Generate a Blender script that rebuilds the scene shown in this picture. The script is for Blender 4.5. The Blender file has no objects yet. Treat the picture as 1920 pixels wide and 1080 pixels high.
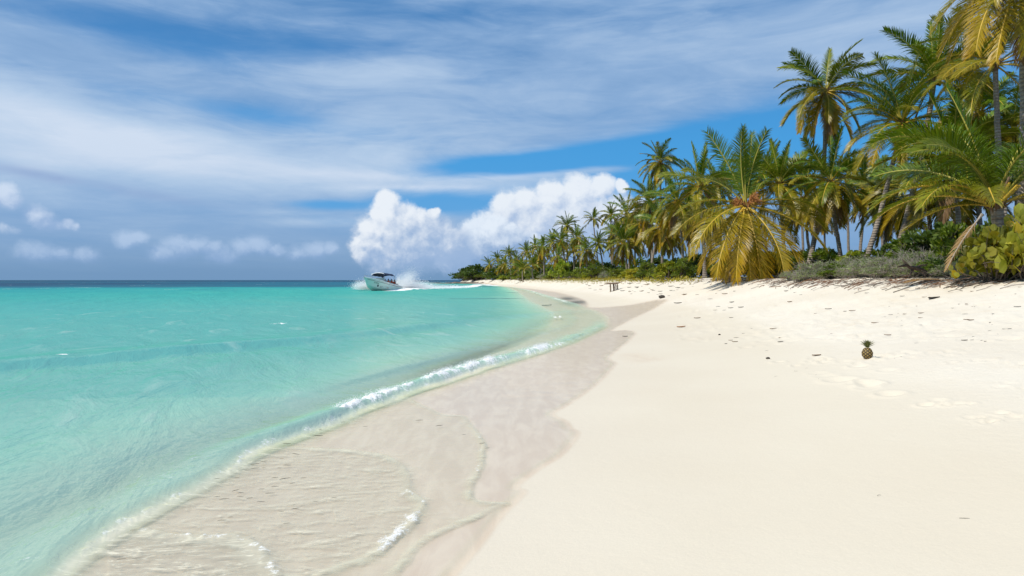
import bpy, bmesh, math, random
import numpy as np
from mathutils import Vector, Matrix, Quaternion
R = math.radians
random.seed(7)
rng = np.random.default_rng(7)
scene = bpy.context.scene
COL = scene.collection
F = 1280.0            # focal length in pixels of the 1920 wide photograph
CZ = 1.65             # camera height above the still water
HY = 525.0            # horizon row in the photograph

# ------------------------------------------------------------------ camera
cam_d = bpy.data.cameras.new("camera")
cam = bpy.data.objects.new("camera", cam_d)
COL.objects.link(cam)
cam.location = (0, 0, CZ)
cam.rotation_euler = (R(90), 0, 0)
cam_d.sensor_width = 36.0
cam_d.lens = 24.0
cam_d.shift_y = -(540 - HY) / 1920.0
cam_d.clip_start = 0.05
cam_d.clip_end = 30000
scene.camera = cam
scene.view_settings.view_transform = 'Standard'
scene.view_settings.look = 'None'
scene.view_settings.gamma = 1.0
scene.view_settings.exposure = 0.06
scene.cycles.max_bounces = 8
scene.cycles.transparent_max_bounces = 24
scene.cycles.diffuse_bounces = 5
scene.cycles.glossy_bounces = 3
scene.cycles.caustics_reflective = False
scene.cycles.caustics_refractive = False
scene.cycles.use_denoising = True

# ------------------------------------------------------------------ sun
SUN_EL, SUN_AZ = R(52), R(-118)      # azimuth of the sun seen from +Y, negative = left, behind the camera
sd = Vector((math.sin(SUN_AZ) * math.cos(SUN_EL), math.cos(SUN_AZ) * math.cos(SUN_EL), math.sin(SUN_EL)))
sl = bpy.data.lights.new("sun", 'SUN')
sl.energy = 3.9
sl.angle = R(0.53)
sl.color = (1.0, 0.945, 0.845)
sun = bpy.data.objects.new("sun", sl)
COL.objects.link(sun)
sun.rotation_euler = sd.to_track_quat('Z', 'Y').to_euler()
sun.location = sd * 50

# ------------------------------------------------------------------ node helper
class NT:
    def __init__(s, tree):
        s.t = tree; s.n = tree.nodes; s.l = tree.links
    def put(s, sock, v):
        if v is None: return
        if hasattr(v, 'is_linked') or hasattr(v, 'links'): s.l.new(v, sock)
        else:
            if isinstance(v, (tuple, list)) and len(v) == 3 and getattr(sock, 'type', '') == 'RGBA': v = (*v, 1)
            sock.default_value = v
    def m(s, op, a, b=None, c=None, clamp=False):
        n = s.n.new('ShaderNodeMath'); n.operation = op; n.use_clamp = clamp
        for i, v in enumerate((a, b, c)): s.put(n.inputs[i], v)
        return n.outputs[0]
    def add(s, a, b): return s.m('ADD', a, b)
    def sub(s, a, b): return s.m('SUBTRACT', a, b)
    def mul(s, a, b): return s.m('MULTIPLY', a, b)
    def div(s, a, b): return s.m('DIVIDE', a, b)
    def mx(s, a, b): return s.m('MAXIMUM', a, b)
    def mn(s, a, b): return s.m('MINIMUM', a, b)
    def exp(s, a): return s.m('EXPONENT', a)
    def sm(s, x, a, b, lo=0.0, hi=1.0):
        n = s.n.new('ShaderNodeMapRange'); n.interpolation_type = 'SMOOTHSTEP'
        s.put(n.inputs['Value'], x); s.put(n.inputs['From Min'], a); s.put(n.inputs['From Max'], b)
        s.put(n.inputs['To Min'], lo); s.put(n.inputs['To Max'], hi)
        return n.outputs['Result']
    def lin(s, x, a, b, lo=0.0, hi=1.0):
        n = s.n.new('ShaderNodeMapRange')
        s.put(n.inputs['Value'], x); s.put(n.inputs['From Min'], a); s.put(n.inputs['From Max'], b)
        s.put(n.inputs['To Min'], lo); s.put(n.inputs['To Max'], hi)
        return n.outputs['Result']
    def mix(s, f, a, b, blend='MIX'):
        n = s.n.new('ShaderNodeMix'); n.data_type = 'RGBA'; n.blend_type = blend
        s.put(n.inputs['Factor'], f); s.put(n.inputs['A'] if False else n.inputs[6], a); s.put(n.inputs[7], b)
        return n.outputs[2]
    def mixs(s, f, a, b):
        n = s.n.new('ShaderNodeMixShader'); s.put(n.inputs[0], f); s.l.new(a, n.inputs[1]); s.l.new(b, n.inputs[2])
        return n.outputs[0]
    def xyz(s, x, y, z=0.0):
        n = s.n.new('ShaderNodeCombineXYZ')
        for i, v in enumerate((x, y, z)): s.put(n.inputs[i], v)
        return n.outputs[0]
    def noise(s, vec, scale, detail=4, rough=0.55, dist=0.0, dim='3D', out='Fac'):
        n = s.n.new('ShaderNodeTexNoise'); n.noise_dimensions = dim
        s.put(n.inputs['Vector'], vec); s.put(n.inputs['Scale'], scale); s.put(n.inputs['Detail'], detail)
        s.put(n.inputs['Roughness'], rough); s.put(n.inputs['Distortion'], dist)
        return n.outputs[out]
    def vor(s, vec, scale, feature='F1', detail=0.0, rough=0.5, dim='2D', smooth=0.3):
        n = s.n.new('ShaderNodeTexVoronoi'); n.voronoi_dimensions = dim; n.feature = feature
        s.put(n.inputs['Vector'], vec); s.put(n.inputs['Scale'], scale)
        s.put(n.inputs['Detail'], detail); s.put(n.inputs['Roughness'], rough)
        if feature == 'SMOOTH_F1': s.put(n.inputs['Smoothness'], smooth)
        return n.outputs['Distance']
    def ramp(s, f, stops, interp='LINEAR'):
        n = s.n.new('ShaderNodeValToRGB'); n.color_ramp.interpolation = interp
        e = n.color_ramp.elements
        while len(e) < len(stops): e.new(0.5)
        for i, (p, c) in enumerate(stops):
            e[i].position = p; e[i].color = (*c, 1) if len(c) == 3 else c
        s.put(n.inputs[0], f)
        return n.outputs[0]
    def attr(s, name, out='Fac'):
        n = s.n.new('ShaderNodeAttribute'); n.attribute_name = name
        return n.outputs[out]
    def vm(s, op, a, b=None, sc=None):
        n = s.n.new('ShaderNodeVectorMath'); n.operation = op
        s.put(n.inputs[0], a)
        if b is not None: s.put(n.inputs[1], b)
        if sc is not None: s.put(n.inputs['Scale'], sc)
        return n.outputs[0]
    def bump(s, h, strength=1.0, dist=0.01, normal=None):
        n = s.n.new('ShaderNodeBump'); s.put(n.inputs['Strength'], strength); s.put(n.inputs['Distance'], dist)
        s.l.new(h, n.inputs['Height'])
        if normal: s.l.new(normal, n.inputs['Normal'])
        return n.outputs[0]

# ------------------------------------------------------------------ world: daylight sky with cloud
def ae(px, py):
    a = math.atan((px - 960) / F)
    return a, (HY - py) / F * math.cos(a)

def build_world():
    w = bpy.data.worlds.new("World"); scene.world = w; w.use_nodes = True
    w.cycles.sampling_method = 'MANUAL'; w.cycles.sample_map_resolution = 512
    t = NT(w.node_tree); t.n.clear()
    out = t.n.new('ShaderNodeOutputWorld'); bg = t.n.new('ShaderNodeBackground')
    bg.inputs['Strength'].default_value = 0.1
    t.l.new(bg.outputs[0], out.inputs[0])
    sky = t.n.new('ShaderNodeTexSky'); sky.sky_type = 'NISHITA'; sky.sun_disc = False
    sky.sun_elevation = SUN_EL; sky.sun_rotation = SUN_AZ
    sky.air_density = 0.9; sky.dust_density = 0.0; sky.ozone_density = 3.5
    tc = t.n.new('ShaderNodeTexCoord').outputs['Generated']
    sep = t.n.new('ShaderNodeSeparateXYZ'); t.l.new(tc, sep.inputs[0])
    x, y, z = sep.outputs
    u = t.m('ARCTAN2', x, y)                                   # azimuth from +Y
    rh = t.m('SQRT', t.add(t.mul(x, x), t.mul(y, y)))
    e = t.div(z, t.mx(rh, 0.02))                               # tangent of elevation
    uv = t.xyz(u, e, 0.0)
    # clear sky, a little deeper blue as through a polariser
    hs = t.n.new('ShaderNodeHueSaturation'); hs.inputs['Saturation'].default_value = 1.4
    hs.inputs['Value'].default_value = 0.75; hs.inputs['Hue'].default_value = 0.495
    t.l.new(sky.outputs[0], hs.inputs['Color'])
    clear = t.mix(t.sm(e, 0.20, 0.40, 0.85, 0.6), hs.outputs[0], t.mix(t.sm(e, 0.16, 0.34), (0.50, 3.45, 7.6, 1), (0.84, 2.75, 6.2, 1)))
    # ---- high veil: plane projection gives streaks that close up to the horizon
    zz = t.mx(t.add(z, 0.06), 0.03)
    plane = t.xyz(t.div(x, zz), t.mul(t.div(y, zz), 0.6), 0.0)
    n1 = t.noise(plane, 0.42, 7, 0.56, 0.6)
    n2 = t.noise(t.vm('MULTIPLY', uv, (4.0, 17.0, 1)), 1.0, 6, 0.58, 0.7)
    n3 = t.noise(t.vm('MULTIPLY', uv, (2.4, 7.0, 1)), 1.0, 4, 0.5, 0.4)
    n4 = t.noise(t.vm('MULTIPLY', uv, (9.0, 44.0, 1)), 1.0, 5, 0.6, 0.9)
    nsum = t.sub(t.add(t.add(t.mul(n1, 0.6), t.mul(n2, 0.45)), t.mul(n3, 0.45)), 0.75)
    def g(px, py, sx, sy, rot=0.0):
        a, b = ae(px, py)
        mp = t.n.new('ShaderNodeMapping'); mp.vector_type = 'TEXTURE'
        mp.inputs['Location'].default_value = (a, b, 0); mp.inputs['Rotation'].default_value = (0, 0, rot)
        mp.inputs['Scale'].default_value = (sx / F, sy / F, 1)
        t.l.new(uv, mp.inputs['Vector'])
        n = t.n.new('ShaderNodeVectorMath'); n.operation = 'DOT_PRODUCT'
        t.l.new(mp.outputs[0], n.inputs[0]); t.l.new(mp.outputs[0], n.inputs[1])
        return t.m('POWER', 0.3679, n.outputs['Value'])
    def field(lst, start):
        v = start
        for (px, py, sx, sy, rot, a) in lst:
            v = t.m('MULTIPLY_ADD', g(px, py, sx, sy, rot), a, v)
        return v
    cov = field(((330, 66, 280, 38, -0.08, -0.60), (590, 70, 240, 34, -0.05, -0.45), (960, 22, 360, 30, -0.02, -0.42), (1180, 60, 200, 22, 0.1, -0.2),
                 (720, 30, 200, 24, 0.0, -0.25), (430, 205, 190, 20, -0.1, -0.30), (860, 145, 110, 22, 0.0, -0.30), (170, 120, 200, 30, -0.1, 0.25),
                 (1520, 255, 330, 58, 0.18, -1.3), (1230, 272, 150, 26, 0.2, -0.75), (920, 308, 150, 19, 0.08, -1.0), (1060, 290, 130, 18, 0.14, -0.7), (840, 380, 130, 24, 0.0, -1.15),
                 (620, 384, 75, 9, 0.0, -0.8), (1330, 350, 240, 30, 0.0, -0.8), (1020, 318, 110, 10, 0.1, -0.5), (1400, 320, 200, 40, 0, -0.5),
                 (90, 250, 320, 60, -0.1, 0.4), (560, 330, 420, 50, 0, 0.25), (1150, 315, 130, 10, 0.05, 0.45), (1300, 110, 420, 60, 0.05, 0.3), (640, 140, 200, 30, 0.05, 0.4)),
                t.m('MULTIPLY_ADD', t.sub(n4, 0.5), 0.40, t.m('MULTIPLY_ADD', nsum, 1.6, 0.50)))
    alpha = t.sm(cov, -0.35, 0.60, 0.0, 0.95)
    bright = field(((620, 140, 240, 40, 0.05, 0.30), (110, 230, 260, 60, -0.12, 0.36), (40, 200, 200, 40, -0.2, 0.18), (540, 315, 420, 60, 0, 0.36), (150, 300, 330, 50, 0, 0.22), (600, 416, 110, 9, 0.02, 0.45), (790, 352, 170, 7, 0.03, 0.30), (520, 398, 90, 6, 0, 0.25), (700, 330, 160, 9, -0.03, 0.2), (960, 330, 140, 6, 0.06, 0.3), (720, 250, 160, 30, 0, 0.14), (1000, 360, 330, 60, 0, 0.22), (1560, 60, 300, 110, 0, 0.22), (800, 230, 300, 60, 0.1, 0.10)),
                   t.m('MULTIPLY_ADD', t.sub(n1, 0.5), 0.75, t.m('MULTIPLY_ADD', t.sub(n2, 0.5), 0.75, t.m('MULTIPLY_ADD', t.sub(n4, 0.5), 0.34, 0.27))))
    veil = t.ramp(bright, [(0.0, (0.160, 0.310, 0.555)), (0.3, (0.26, 0.415, 0.655)), (0.7, (0.47, 0.605, 0.785)), (1.0, (0.66, 0.745, 0.87))])
    veil = t.mix(1.0, veil, (10, 10, 10, 1), 'MULTIPLY')
    col = t.mix(alpha, clear, veil)
    # thin dark streak low on the left
    sk = t.mul(g(150, 342, 150, 9, -0.14), t.sm(n2, 0.3, 0.6))
    col = t.mix(t.mul(sk, 0.75), col, (2.5, 3.5, 6.0, 1))
    # grey-blue shower haze above the horizon, strongest on the left
    hz = t.m('MINIMUM', t.mul(t.exp(t.mul(t.mx(e, 0.0), -14.0)), t.add(0.68, t.add(t.mul(n3, 0.5), t.mul(n4, 0.3)))), 0.96)
    hcol = t.mix(t.sm(e, 0.0, 0.11), (1.66, 3.0, 4.95, 1), (2.75, 4.2, 6.3, 1))
    col = t.mix(hz, col, hcol)
    # ---- cumulus: discs joined and broken up by billows
    bw = t.noise(uv, 34.0, 5, 0.6, 0.0, out='Color')
    warp = t.vm('SCALE', t.vm('SUBTRACT', bw, (0.5, 0.5, 0.5)), sc=0.018)
    wuv = t.vm('ADD', uv, warp)
    def billow(vec):
        n = t.n.new('ShaderNodeTexVoronoi'); n.voronoi_dimensions = '2D'; n.feature = 'SMOOTH_F1'; n.normalize = True
        t.put(n.inputs['Vector'], vec); n.inputs['Scale'].default_value = 34.0; n.inputs['Detail'].default_value = 3.0
        n.inputs['Roughness'].default_value = 0.6; n.inputs['Smoothness'].default_value = 0.35
        return t.sub(1.0, n.outputs['Distance'])
    bil = billow(wuv)
    off = t.vm('ADD', wuv, (-0.004, 0.007, 0.0))
    relief = t.sub(bil, billow(off))
    soft_n = t.noise(wuv, 46.0, 6, 0.66)
    def blobs(lst, flat=1.0, ou=0.0, oe=0.0):
        d = None
        src = t.vm('MULTIPLY', t.vm('ADD', wuv, (ou, oe, 0)), (1, flat, 0))
        for (px, py, r) in lst:
            a, b = ae(px, py)
            n = t.n.new('ShaderNodeVectorMath'); n.operation = 'DISTANCE'
            t.l.new(src, n.inputs[0]); n.inputs[1].default_value = (a, b * flat, 0)
            q = t.m('MULTIPLY_ADD', n.outputs['Value'], -F / r, 1.0)
            d = q if d is None else t.m('SMOOTH_MAX', d, q, 0.12)
        return d
    def cumulus(col, lst, top, bot, soft, white, shade, op=1.0, flat=1.0, edge=0.20, dir=(-0.010, 0.012), cx=None, hw=150):
        d0 = blobs(lst, flat); d1 = blobs(lst, flat, *dir)
        d = t.add(t.add(d0, t.mul(t.sub(bil, 0.52), 0.46)), t.mul(t.sub(soft_n, 0.5), 0.40))
        a = t.sm(d, -0.02, edge)
        # bases dissolve into the haze
        _, eb = ae(960, bot); _, et = ae(960, top)
        fade = t.sm(t.add(e, t.mul(t.sub(soft_n, 0.5), soft * 1.6)), eb - soft, eb + soft)
        a = t.mul(t.mul(a, fade), op)
        k = t.lin(e, eb, et)
        lit = t.add(t.add(t.mul(k, 0.66), 0.10), t.mul(relief, 0.55))
        lit = t.add(lit, t.mul(t.sub(d0, d1), 0.38))
        if cx is not None: lit = t.add(lit, t.mul(t.sub(ae(cx, 400)[0], u), 0.17 * F / hw))
        lit = t.add(lit, t.mul(t.sub(soft_n, 0.5), 0.75))
        c = t.mix(t.sm(lit, 0.0, 0.85), shade, white)
        return t.mix(a, col, c)
    W = (8.2, 8.65, 9.2, 1); S = (2.6, 3.9, 6.5, 1)
    # far layered bank behind, right of centre
    col = cumulus(col, [(948, 388, 34), (985, 384, 38), (1035, 372, 40), (1085, 362, 40), (1130, 352, 28), (1165, 350, 16), (1000, 425, 62), (1080, 412, 66), (1150, 410, 56), (940, 425, 44), (985, 470, 60), (1060, 460, 70), (1200, 420, 50)],
                  335, 500, 0.045, W, (3.4, 4.7, 7.0, 1), 0.93, 1.0, 0.42, cx=1040, hw=420)
    # low grey bank in front of it
    col = cumulus(col, [(905, 446, 50), (872, 466, 44), (945, 452, 42), (925, 428, 30), (850, 478, 40), (1000, 484, 50), (1060, 474, 40)], 392, 505, 0.024, (7.4, 8.2, 9.2, 1), (2.3, 3.7, 6.1, 1), 0.95, 1.0, 0.30, cx=940, hw=160)
    # the tower
    col = cumulus(col, [(703, 402, 15), (686, 428, 16), (672, 452, 13), (728, 382, 27), (722, 405, 36), (757, 418, 44), (790, 408, 24), (814, 400, 14), (800, 440, 45), (705, 438, 38), (690, 462, 36), (770, 460, 55), (826, 462, 36), (682, 474, 22), (740, 480, 60), (850, 475, 44), (735, 440, 66), (800, 458, 60), (845, 462, 44), (705, 468, 40)],
                  352, 508, 0.026, W, (3.1, 4.45, 6.7, 1), 0.95, 1.0, 0.40, cx=760, hw=105)
    # small puffs low on the left
    col = cumulus(col, [(106, 422, 13), (122, 421, 14), (138, 425, 10), (8, 434, 16), (30, 435, 12), (72, 404, 26), (84, 420, 22), (4, 362, 24), (20, 376, 18)], 345, 448, 0.012, (7.2, 8.0, 9.3, 1), (3.2, 4.5, 6.9, 1), 0.62, 1.3, 0.7)
    col = cumulus(col, [(340, 462, 36), (370, 458, 26), (395, 466, 24), (455, 466, 30), (485, 460, 32), (515, 467, 22), (238, 450, 28), (258, 446, 20), (70, 476, 36), (110, 478, 26), (590, 472, 30), (560, 476, 26), (620, 468, 24), (160, 482, 30), (300, 478, 30), (420, 482, 34)], 440, 495, 0.008, (5.0, 6.3, 8.3, 1), (2.6, 4.0, 6.5, 1), 0.60, 1.5, 0.8)
    # below the horizon the world is plain sea blue
    col = t.mix(t.sm(e, -0.03, -0.002), (0.6, 1.9, 3.0, 1), col)
    t.l.new(col, bg.inputs['Color'])
build_world()

# ------------------------------------------------------------------ small tools
def tag(o, label=None, cat=None, group=None, kind=None):
    if label: o["label"] = label
    if cat: o["category"] = cat
    if group: o["group"] = group
    if kind: o["kind"] = kind
    return o
def link(o, parent=None):
    COL.objects.link(o)
    if parent: o.parent = parent
    return o
def empty(name, loc, rz=0.0):
    o = bpy.data.objects.new(name, None); o.location = loc; o.rotation_euler = (0, 0, rz)
    o.empty_display_size = 0.2
    return link(o)
def np_mesh(name, V, faces4=None, faces3=None, mats=(), mat_idx=None, smooth=True, attrs=None):
    """mesh from numpy arrays: quads and / or triangles"""
    me = bpy.data.meshes.new(name)
    V = np.asarray(V, np.float32)
    me.vertices.add(len(V)); me.vertices.foreach_set('co', V.ravel())
    loops, starts, tot = [], [], 0
    if faces4 is not None and len(faces4):
        f = np.asarray(faces4, np.int32); loops.append(f.ravel()); starts.append(np.arange(len(f)) * 4); tot = len(f) * 4
    if faces3 is not None and len(faces3):
        f = np.asarray(faces3, np.int32); loops.append(f.ravel()); starts.append(np.arange(len(f)) * 3 + tot)
    loops = np.concatenate(loops).astype(np.int32); starts = np.concatenate(starts).astype(np.int32)
    me.loops.add(len(loops)); me.loops.foreach_set('vertex_index', loops)
    me.polygons.add(len(starts)); me.polygons.foreach_set('loop_start', starts)
    if mat_idx is not None: me.polygons.foreach_set('material_index', np.asarray(mat_idx, np.int32))
    me.polygons.foreach_set('use_smooth', np.full(len(starts), smooth))
    for m in mats: me.materials.append(m)
    for k, a in (attrs or {}).items():
        at = me.attributes.new(k, 'FLOAT', 'POINT'); at.data.foreach_set('value', np.asarray(a, np.float32))
    me.update(calc_edges=True); me.validate()
    return me
def mat(name):
    m = bpy.data.materials.new(name); m.use_nodes = True
    t = NT(m.node_tree); t.n.clear()
    o = t.n.new('ShaderNodeOutputMaterial')
    return m, t, o
def principled(t, **kw):
    n = t.n.new('ShaderNodeBsdfPrincipled')
    for k, v in kw.items(): t.put(n.inputs[k.replace('_', ' ')], v)
    return n
def simple_mat(name, color, rough=0.6, var=0.25, scale=6.0, bump=0.0, metallic=0.0, spec=0.5):
    m, t, o = mat(name)
    tc = t.n.new('ShaderNodeTexCoord').outputs['Object']
    nz = t.noise(tc, scale, 5, 0.6)
    lo = tuple(c * (1 - var) for c in color); hi = tuple(min(1, c * (1 + var)) for c in color)
    c = t.mix(nz, (*lo, 1), (*hi, 1))
    p = principled(t, Base_Color=c, Roughness=rough, Metallic=metallic)
    p.inputs['Specular IOR Level'].default_value = spec
    if bump: t.l.new(t.bump(nz, bump, 0.02), p.inputs['Normal'])
    t.l.new(p.outputs[0], o.inputs[0])
    return m

# value noise on arrays
def _hash(i, j, seed):
    h = (i.astype(np.int64) * 374761393 + j.astype(np.int64) * 668265263 + seed * 974711) & 0x7fffffff
    h = ((h ^ (h >> 13)) * 1274126177) & 0x7fffffff
    return ((h ^ (h >> 16)) & 0xffff) / 65535.0
def vnoise(x, y, seed=0):
    xi, yi = np.floor(x), np.floor(y); fx, fy = x - xi, y - yi
    fx = fx * fx * fx * (fx * (fx * 6 - 15) + 10); fy = fy * fy * fy * (fy * (fy * 6 - 15) + 10)
    a, b = _hash(xi, yi, seed), _hash(xi + 1, yi, seed)
    c, d = _hash(xi, yi + 1, seed), _hash(xi + 1, yi + 1, seed)
    return (a * (1 - fx) + b * fx) * (1 - fy) + (c * (1 - fx) + d * fx) * fy * 1.0
def fbm(x, y, octv=4, seed=0, gain=0.5):
    v = 0; a = 1; tot = 0
    for k in range(octv):
        v = v + a * vnoise(x * 2 ** k + 17.3 * k, y * 2 ** k - 9.1 * k, seed + k); tot += a; a *= gain
    return v / tot * 2 - 1
def sstep(x, a, b):
    t = np.clip((x - a) / (b - a), 0, 1); return t * t * (3 - 2 * t)
def curve(pts, sm=3.0, lo=-60, hi=900, n=9601):
    xs, ys = zip(*pts); g = np.linspace(lo, hi, n); v = np.interp(g, xs, ys)
    # smoothing that grows with distance
    step = (hi - lo) / (n - 1)
    k = max(3, int(sm / step) | 1); ker = np.hanning(k + 2)[1:-1]; ker /= ker.sum()
    vp = np.pad(v, k // 2, mode='edge'); v = np.convolve(vp, ker, 'valid')
    return lambda q: np.interp(q, g, v)

# ------------------------------------------------------------------ shape of the shore
# xs(Y): the line where the little breaker stands; xv(Y): the edge of the vegetation
xs = curve([(-60, -2.6), (0, -2.45), (3.7, -2.45), (5.2, -2.5), (7, -2.25), (9.5, -1.55), (12.4, -.58), (17.8, 1.6), (24, 3.4), (30, 4.3), (36, 4.6), (45, 4.4), (60, 4.0), (99, 3.0),
            (150, 0.6), (205, -4.0), (300, -14), (340, -27), (380, -31), (420, -8), (460, 80), (520, 400), (900, 4000)], 3.5)
xv = curve([(-60, 14), (0, 14), (14, 13.6), (20, 13.6), (28, 13.7), (35, 13.0), (45, 12.0), (60, 11.4), (90, 8.6), (150, 5.0), (205, 0.0), (300, -10), (330, -19), (350, -24), (380, -27), (420, 0), (460, 90), (520, 410), (900, 4010)], 4.0)
_pt, _pz = zip((-0.2, -0.15), (0, -0.03), (0.12, 0.06), (0.3, 0.20), (0.42, 0.40), (0.6, 0.76), (0.8, 1.22), (0.93, 1.56), (1.05, 1.72), (1.3, 1.80), (3, 1.85))
_g = np.linspace(-0.2, 3, 1601); _gz = np.interp(_g, _pt, _pz); _k = np.hanning(121); _k /= _k.sum()
_gz = np.convolve(np.pad(_gz, 60, mode='edge'), _k, 'valid')
_ds, _dz = zip((0, -0.03), (0.6, -0.20), (1.6, -0.44), (3, -0.85), (6, -1.22), (14, -1.55), (40, -2.0), (90, -2.6), (140, -3.4), (220, -6), (500, -9), (9000, -12))
dimples = []          # (x, y, radius, depth): footprints, filled below
def gz(X, Y, detail=True):
    X = np.asarray(X, float); Y = np.asarray(Y, float)
    a, b = xs(Y), xv(Y); s = X - a; tt = s / np.maximum(b - a, 2.0)
    slope = np.sqrt(1 + ((xs(Y + .5) - xs(Y - .5))) ** 2)
    zl = np.interp(tt, _g, _gz)
    so = -s / slope
    # farther along, a shallow pan lies behind the breaker
    panw = np.interp(Y, [7, 10, 15, 28, 55, 100, 160], [0, .35, 1.2, 2.3, 2.6, 2.0, 1.0])
    so2 = np.where(so < panw, np.minimum(so, .25), .25 + (so - panw) * 1.35)
    so2 = np.where(panw > .3, so2, np.maximum(so, 0))
    zo = np.interp(so2, _ds, _dz) - 2.6 * sstep(Y + 55 * fbm(X * .018, Y * .012, 3, 141), 135, 215) * sstep(so, 14, 45)
    z = np.where(s > 0, np.maximum(zl, -0.03), zo)
    if detail:
        up = sstep(tt, 0.36, 0.7)
        z = z + up * (0.035 * fbm(X * 0.55, Y * 0.4, 3, 3) + 0.020 * fbm(X * 2.6, Y * 1.6, 3, 5))
        z = z + sstep(tt, 1.0, 1.5) * 0.18 * fbm(X * 0.2, Y * 0.2, 3, 9)
        z = z + 0.012 * (1 - up) * sstep(tt, 0.05, 0.3) * fbm(X * 0.5, Y * 0.25, 2, 11)
    return z
def ray(px, py, d):
    return np.array([(px - 960) / F * d, d, CZ + (HY - py) / F * d])
def hit(px, py, dmin=2.0, dmax=600.0):
    """point of the ground seen at a pixel of the photograph"""
    d = np.geomspace(dmin, dmax, 1500)
    X = (px - 960) / F * d; Z = CZ + (HY - py) / F * d
    f = Z - gz(X, d, False)
    k = np.argmax(f < 0)
    if f[k] >= 0: k = len(d) - 1
    lo, hi = d[max(k - 1, 0)], d[k]
    for _ in range(30):
        m = .5 * (lo + hi)
        if CZ + (HY - py) / F * m - float(gz((px - 960) / F * m, m, False)) < 0: hi = m
        else: lo = m
    return np.array([(px - 960) / F * hi, hi])
def at_depth(px, d):
    x = (px - 960) / F * d
    return Vector((x, d, float(gz(x, d))))
def smooth_line(P, per=8, closed=False):
    P = np.asarray(P, float); out = []
    for i in range(len(P) - 1):
        p0 = P[max(i - 1, 0)]; p1 = P[i]; p2 = P[i + 1]; p3 = P[min(i + 2, len(P) - 1)]
        for k in range(per):
            q = k / per
            out.append(0.5 * ((2 * p1) + (-p0 + p2) * q + (2 * p0 - 5 * p1 + 4 * p2 - p3) * q * q + (-p0 + 3 * p1 - 3 * p2 + p3) * q ** 3))
    out.append(P[-1]); return np.array(out)
def seg_dist(X, Y, P):
    best = np.full(X.shape, 1e9)
    for (ax, ay), (bx, by) in zip(P[:-1], P[1:]):
        dx, dy = bx - ax, by - ay; L = dx * dx + dy * dy + 1e-12
        q = np.clip(((X - ax) * dx + (Y - ay) * dy) / L, 0, 1)
        np.minimum(best, (X - ax - q * dx) ** 2 + (Y - ay - q * dy) ** 2, out=best)
    return np.sqrt(best)
def inside(X, Y, P):
    r = np.zeros(X.shape, bool)
    for i in range(len(P)):
        (ax, ay), (bx, by) = P[i - 1], P[i]
        c = ((ay > Y) != (by > Y))
        with np.errstate(divide='ignore', invalid='ignore'):
            r ^= c & (X < (bx - ax) * (Y - ay) / (by - ay + 1e-15) + ax)
    return r
def sdist(X, Y, line, poly):
    d = seg_dist(X, Y, line)
    return np.where(inside(X, Y, poly), d, -d)

wet_px = [(800, 1150), (855, 1078), (905, 1020), (945, 965), (985, 924), (972, 912), (1012, 880), (1056, 852), (1084, 815), (1071, 803), (1062, 790), (1038, 776), (1064, 760), (1093, 740), (1125, 715), (1147, 690), (1153, 680), (1141, 671),
          (1166, 649), (1182, 636), (1190, 623), (1172, 619), (1146, 620), (1172, 605), (1200, 591), (1235, 573), (1248, 562), (1204, 567), (1109, 577), (1100, 570), (1082, 558), (1031, 546), (974, 540), (930, 536)]
wet_line = smooth_line([hit(*p) for p in wet_px], 7)
jit = np.stack([fbm(wet_line[:, 1] * 1.7, wet_line[:, 0] * 1.7 + 5, 3, 21), fbm(wet_line[:, 1] * 1.7 + 40, wet_line[:, 0] * 1.7, 3, 22)], 1)
wet_line = wet_line + jit * (0.006 * np.clip(wet_line[:, 1:2] / 5, 1, 4))
first, last = wet_line[0], wet_line[-1]
wet_line = np.vstack([[first[0] - .5, -30], wet_line])
far = np.array([[float(xs(q)) + 0.9, q] for q in (230, 300, 340, 380, 410)])
far = far[far[:, 1] > last[1] + 5]
wet_line = np.vstack([wet_line, far])
wet_poly = np.vstack([wet_line, [[-400, 412], [-400, -30]]])
def lobe(pxs, close):
    ln = smooth_line([hit(*p) for p in pxs], 8)
    j = np.stack([fbm(ln[:, 1] * 5, ln[:, 0] * 5 + 3, 3, 31), fbm(ln[:, 1] * 5 + 20, ln[:, 0] * 5, 3, 32)], 1)
    ln = ln + 0.03 * j
    return ln, np.vstack([ln, [hit(*p) for p in close]])
lobe1 = lobe([(690, 748), (807, 768), (869, 782), (890, 800), (912, 838), (905, 882), (887, 915), (893, 938), (920, 944), (956, 946), (900, 975), (840, 1000), (790, 1030), (740, 1090), (700, 1180)], [(200, 1180), (200, 980), (540, 822)])
lobe2 = lobe([(450, 862), (632, 846), (701, 853), (748, 868), (770, 893), (774, 926), (800, 952), (775, 995), (737, 1024), (708, 1050), (665, 1068), (610, 1090), (560, 1160)], [(100, 1180), (200, 980)])
lobe3 = lobe([(250, 1000), (360, 1008), (409, 1008), (457, 1010), (490, 1024), (519, 1061), (535, 1085), (540, 1180)], [(60, 1180), (100, 1080)])
swell = curve([(-60, -22), (2, -13), (12.8, -9.6), (17.9, -5.6), (24, -2.9), (32.5, 1.0), (37, 5.0), (45, 12), (900, 900)], 2.0)

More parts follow.
